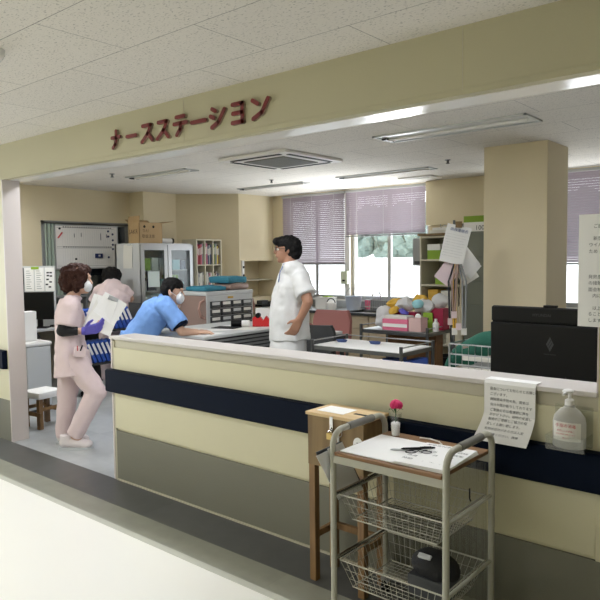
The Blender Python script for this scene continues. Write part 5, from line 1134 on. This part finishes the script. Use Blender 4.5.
blob([('k', f(134, 339), f(134, 350), (.15, .19), (.155, .20)), ('c', f(134, 348, -.10), f(137.5, 380, -.10), .12, .09), ('k', f(137.5, 378, -.10), f(125.5, 414, -.10), (.09, .085), (.075, .07)), ('c', f(134, 348, .10), f(137.5, 380, .10), .12, .09), ('k', f(137.5, 378, .10), f(123.5, 414, .10), (.09, .085), (.075, .07))], .008, 'trousers', M['bluewear'], t, 4, .010, 9)
for d, a in ((-.10, 126), (.10, 124)):
    x = f(a, 419).x; sh_ = blob([('c', V((x-.04, d, .05)), V((x+.10, d, .042)), .046, .042), ('e', V((x+.13, d, .036)), (.06, .048, .034))], .007, 'shoe', M['white'], t, 2)
# ---------- woman in pink at the back
t = thing('person', 'person in pink scrubs seen from behind, bent over the far left desk', 'person', (-6.892, 4.593, 0), A40)
f = frame(t, 8.0)
body = [('e', f(111.5, 277, .14), (.085, .095, .115)), ('c', f(112, 281, .16), f(112, 288, .08), .052, .06), ('c', f(112, 291, .05), f(112, 318, -.10), .14, .12), ('c', f(101, 289, .06), f(123, 289, .06), .06, .06),
  ('c', f(100, 289, .07), f(94, 305, .12), .05, .04), ('c', f(94, 305, .12), f(99, 308, .18), .038, .028), ('c', f(124, 289, .07), f(131, 299, .10), .05, .04), ('c', f(131, 299, .10), f(126, 306, .16), .036, .028),
  ('c', f(108, 322, -.10), f(108, 350, -.02), .10, .07), ('c', f(108, 350, -.02), f(108, 376, -.05), .06, .04), ('c', f(108, 379, -.05), f(108, 380, .08), .035, .03),
  ('c', f(117, 322, -.10), f(117, 350, -.02), .10, .07), ('c', f(117, 350, -.02), f(117, 376, -.05), .06, .04), ('c', f(117, 379, -.05), f(117, 380, .08), .035, .03),
  ('c', f(111.5, 280, .23), f(111.5, 282, .24), .012, .014), ('e', f(104.2, 278, .14), (.01, .018, .03)), ('e', f(118.8, 278, .14), (.01, .018, .03))]
body += hand(f(99, 308, .18), (0, 1, -.1), (0, 0, 1), (1, 0, 0), 1, .3)+hand(f(126, 306, .16), (0, 1, -.1), (0, 0, 1), (-1, 0, 0), 1, .3)
blob(body, .0075, 'body', M['skin'], t)
for s_ in (-1, 1): MB().ell(f(111.5+s_*2.6, 277, .215), (.012, .010, .010), M['white'], 8, 6).build('eye', parent=t)
blob([('e', f(111.5, 275, .12), (.125, .11, .105)), ('e', f(111, 280, .08), (.115, .07, .085))], .008, 'hair', M['hair_black'], t, 2, .010, 20)
blob([('c', f(112, 292, .03), f(112, 318, -.10), .165, .15), ('c', f(102, 291, .05), f(122, 291, .05), .095, .095), ('c', f(107, 300, -.03), f(118, 300, -.03), .15, .15), ('k', f(112, 280.5, .12), f(112, 286, .07), (.09, .08), (.13, .11)),
      ('k', f(101, 290, .06), f(94, 302, .11), .085, .078), ('k', f(123, 290, .06), f(130, 297, .10), .085, .078), ('k', f(112, 312, -.08), f(112, 328, -.10), (.18, .15), (.20, .16))], .009, 'tunic', M['pinkwear'], t, 4, .010, 8)
blob([('k', f(112, 318, -.10), f(112, 330, -.08), (.17, .14), (.18, .15)), ('k', f(108, 326, -.09), f(108, 379, -.05), (.11, .11), (.075, .075)), ('k', f(117, 326, -.09), f(117, 379, -.05), (.11, .11), (.075, .075))], .009, 'trousers', M['pinkwear'], t, 3, .006, 9)
for a in (108, 117):
    x = f(a, 380).x; blob([('c', V((x, -.09, .045)), V((x, .08, .040)), .043, .038)], .008, 'shoe', M['white'], t, 2)

bpy.data.scenes.remove(TMP)
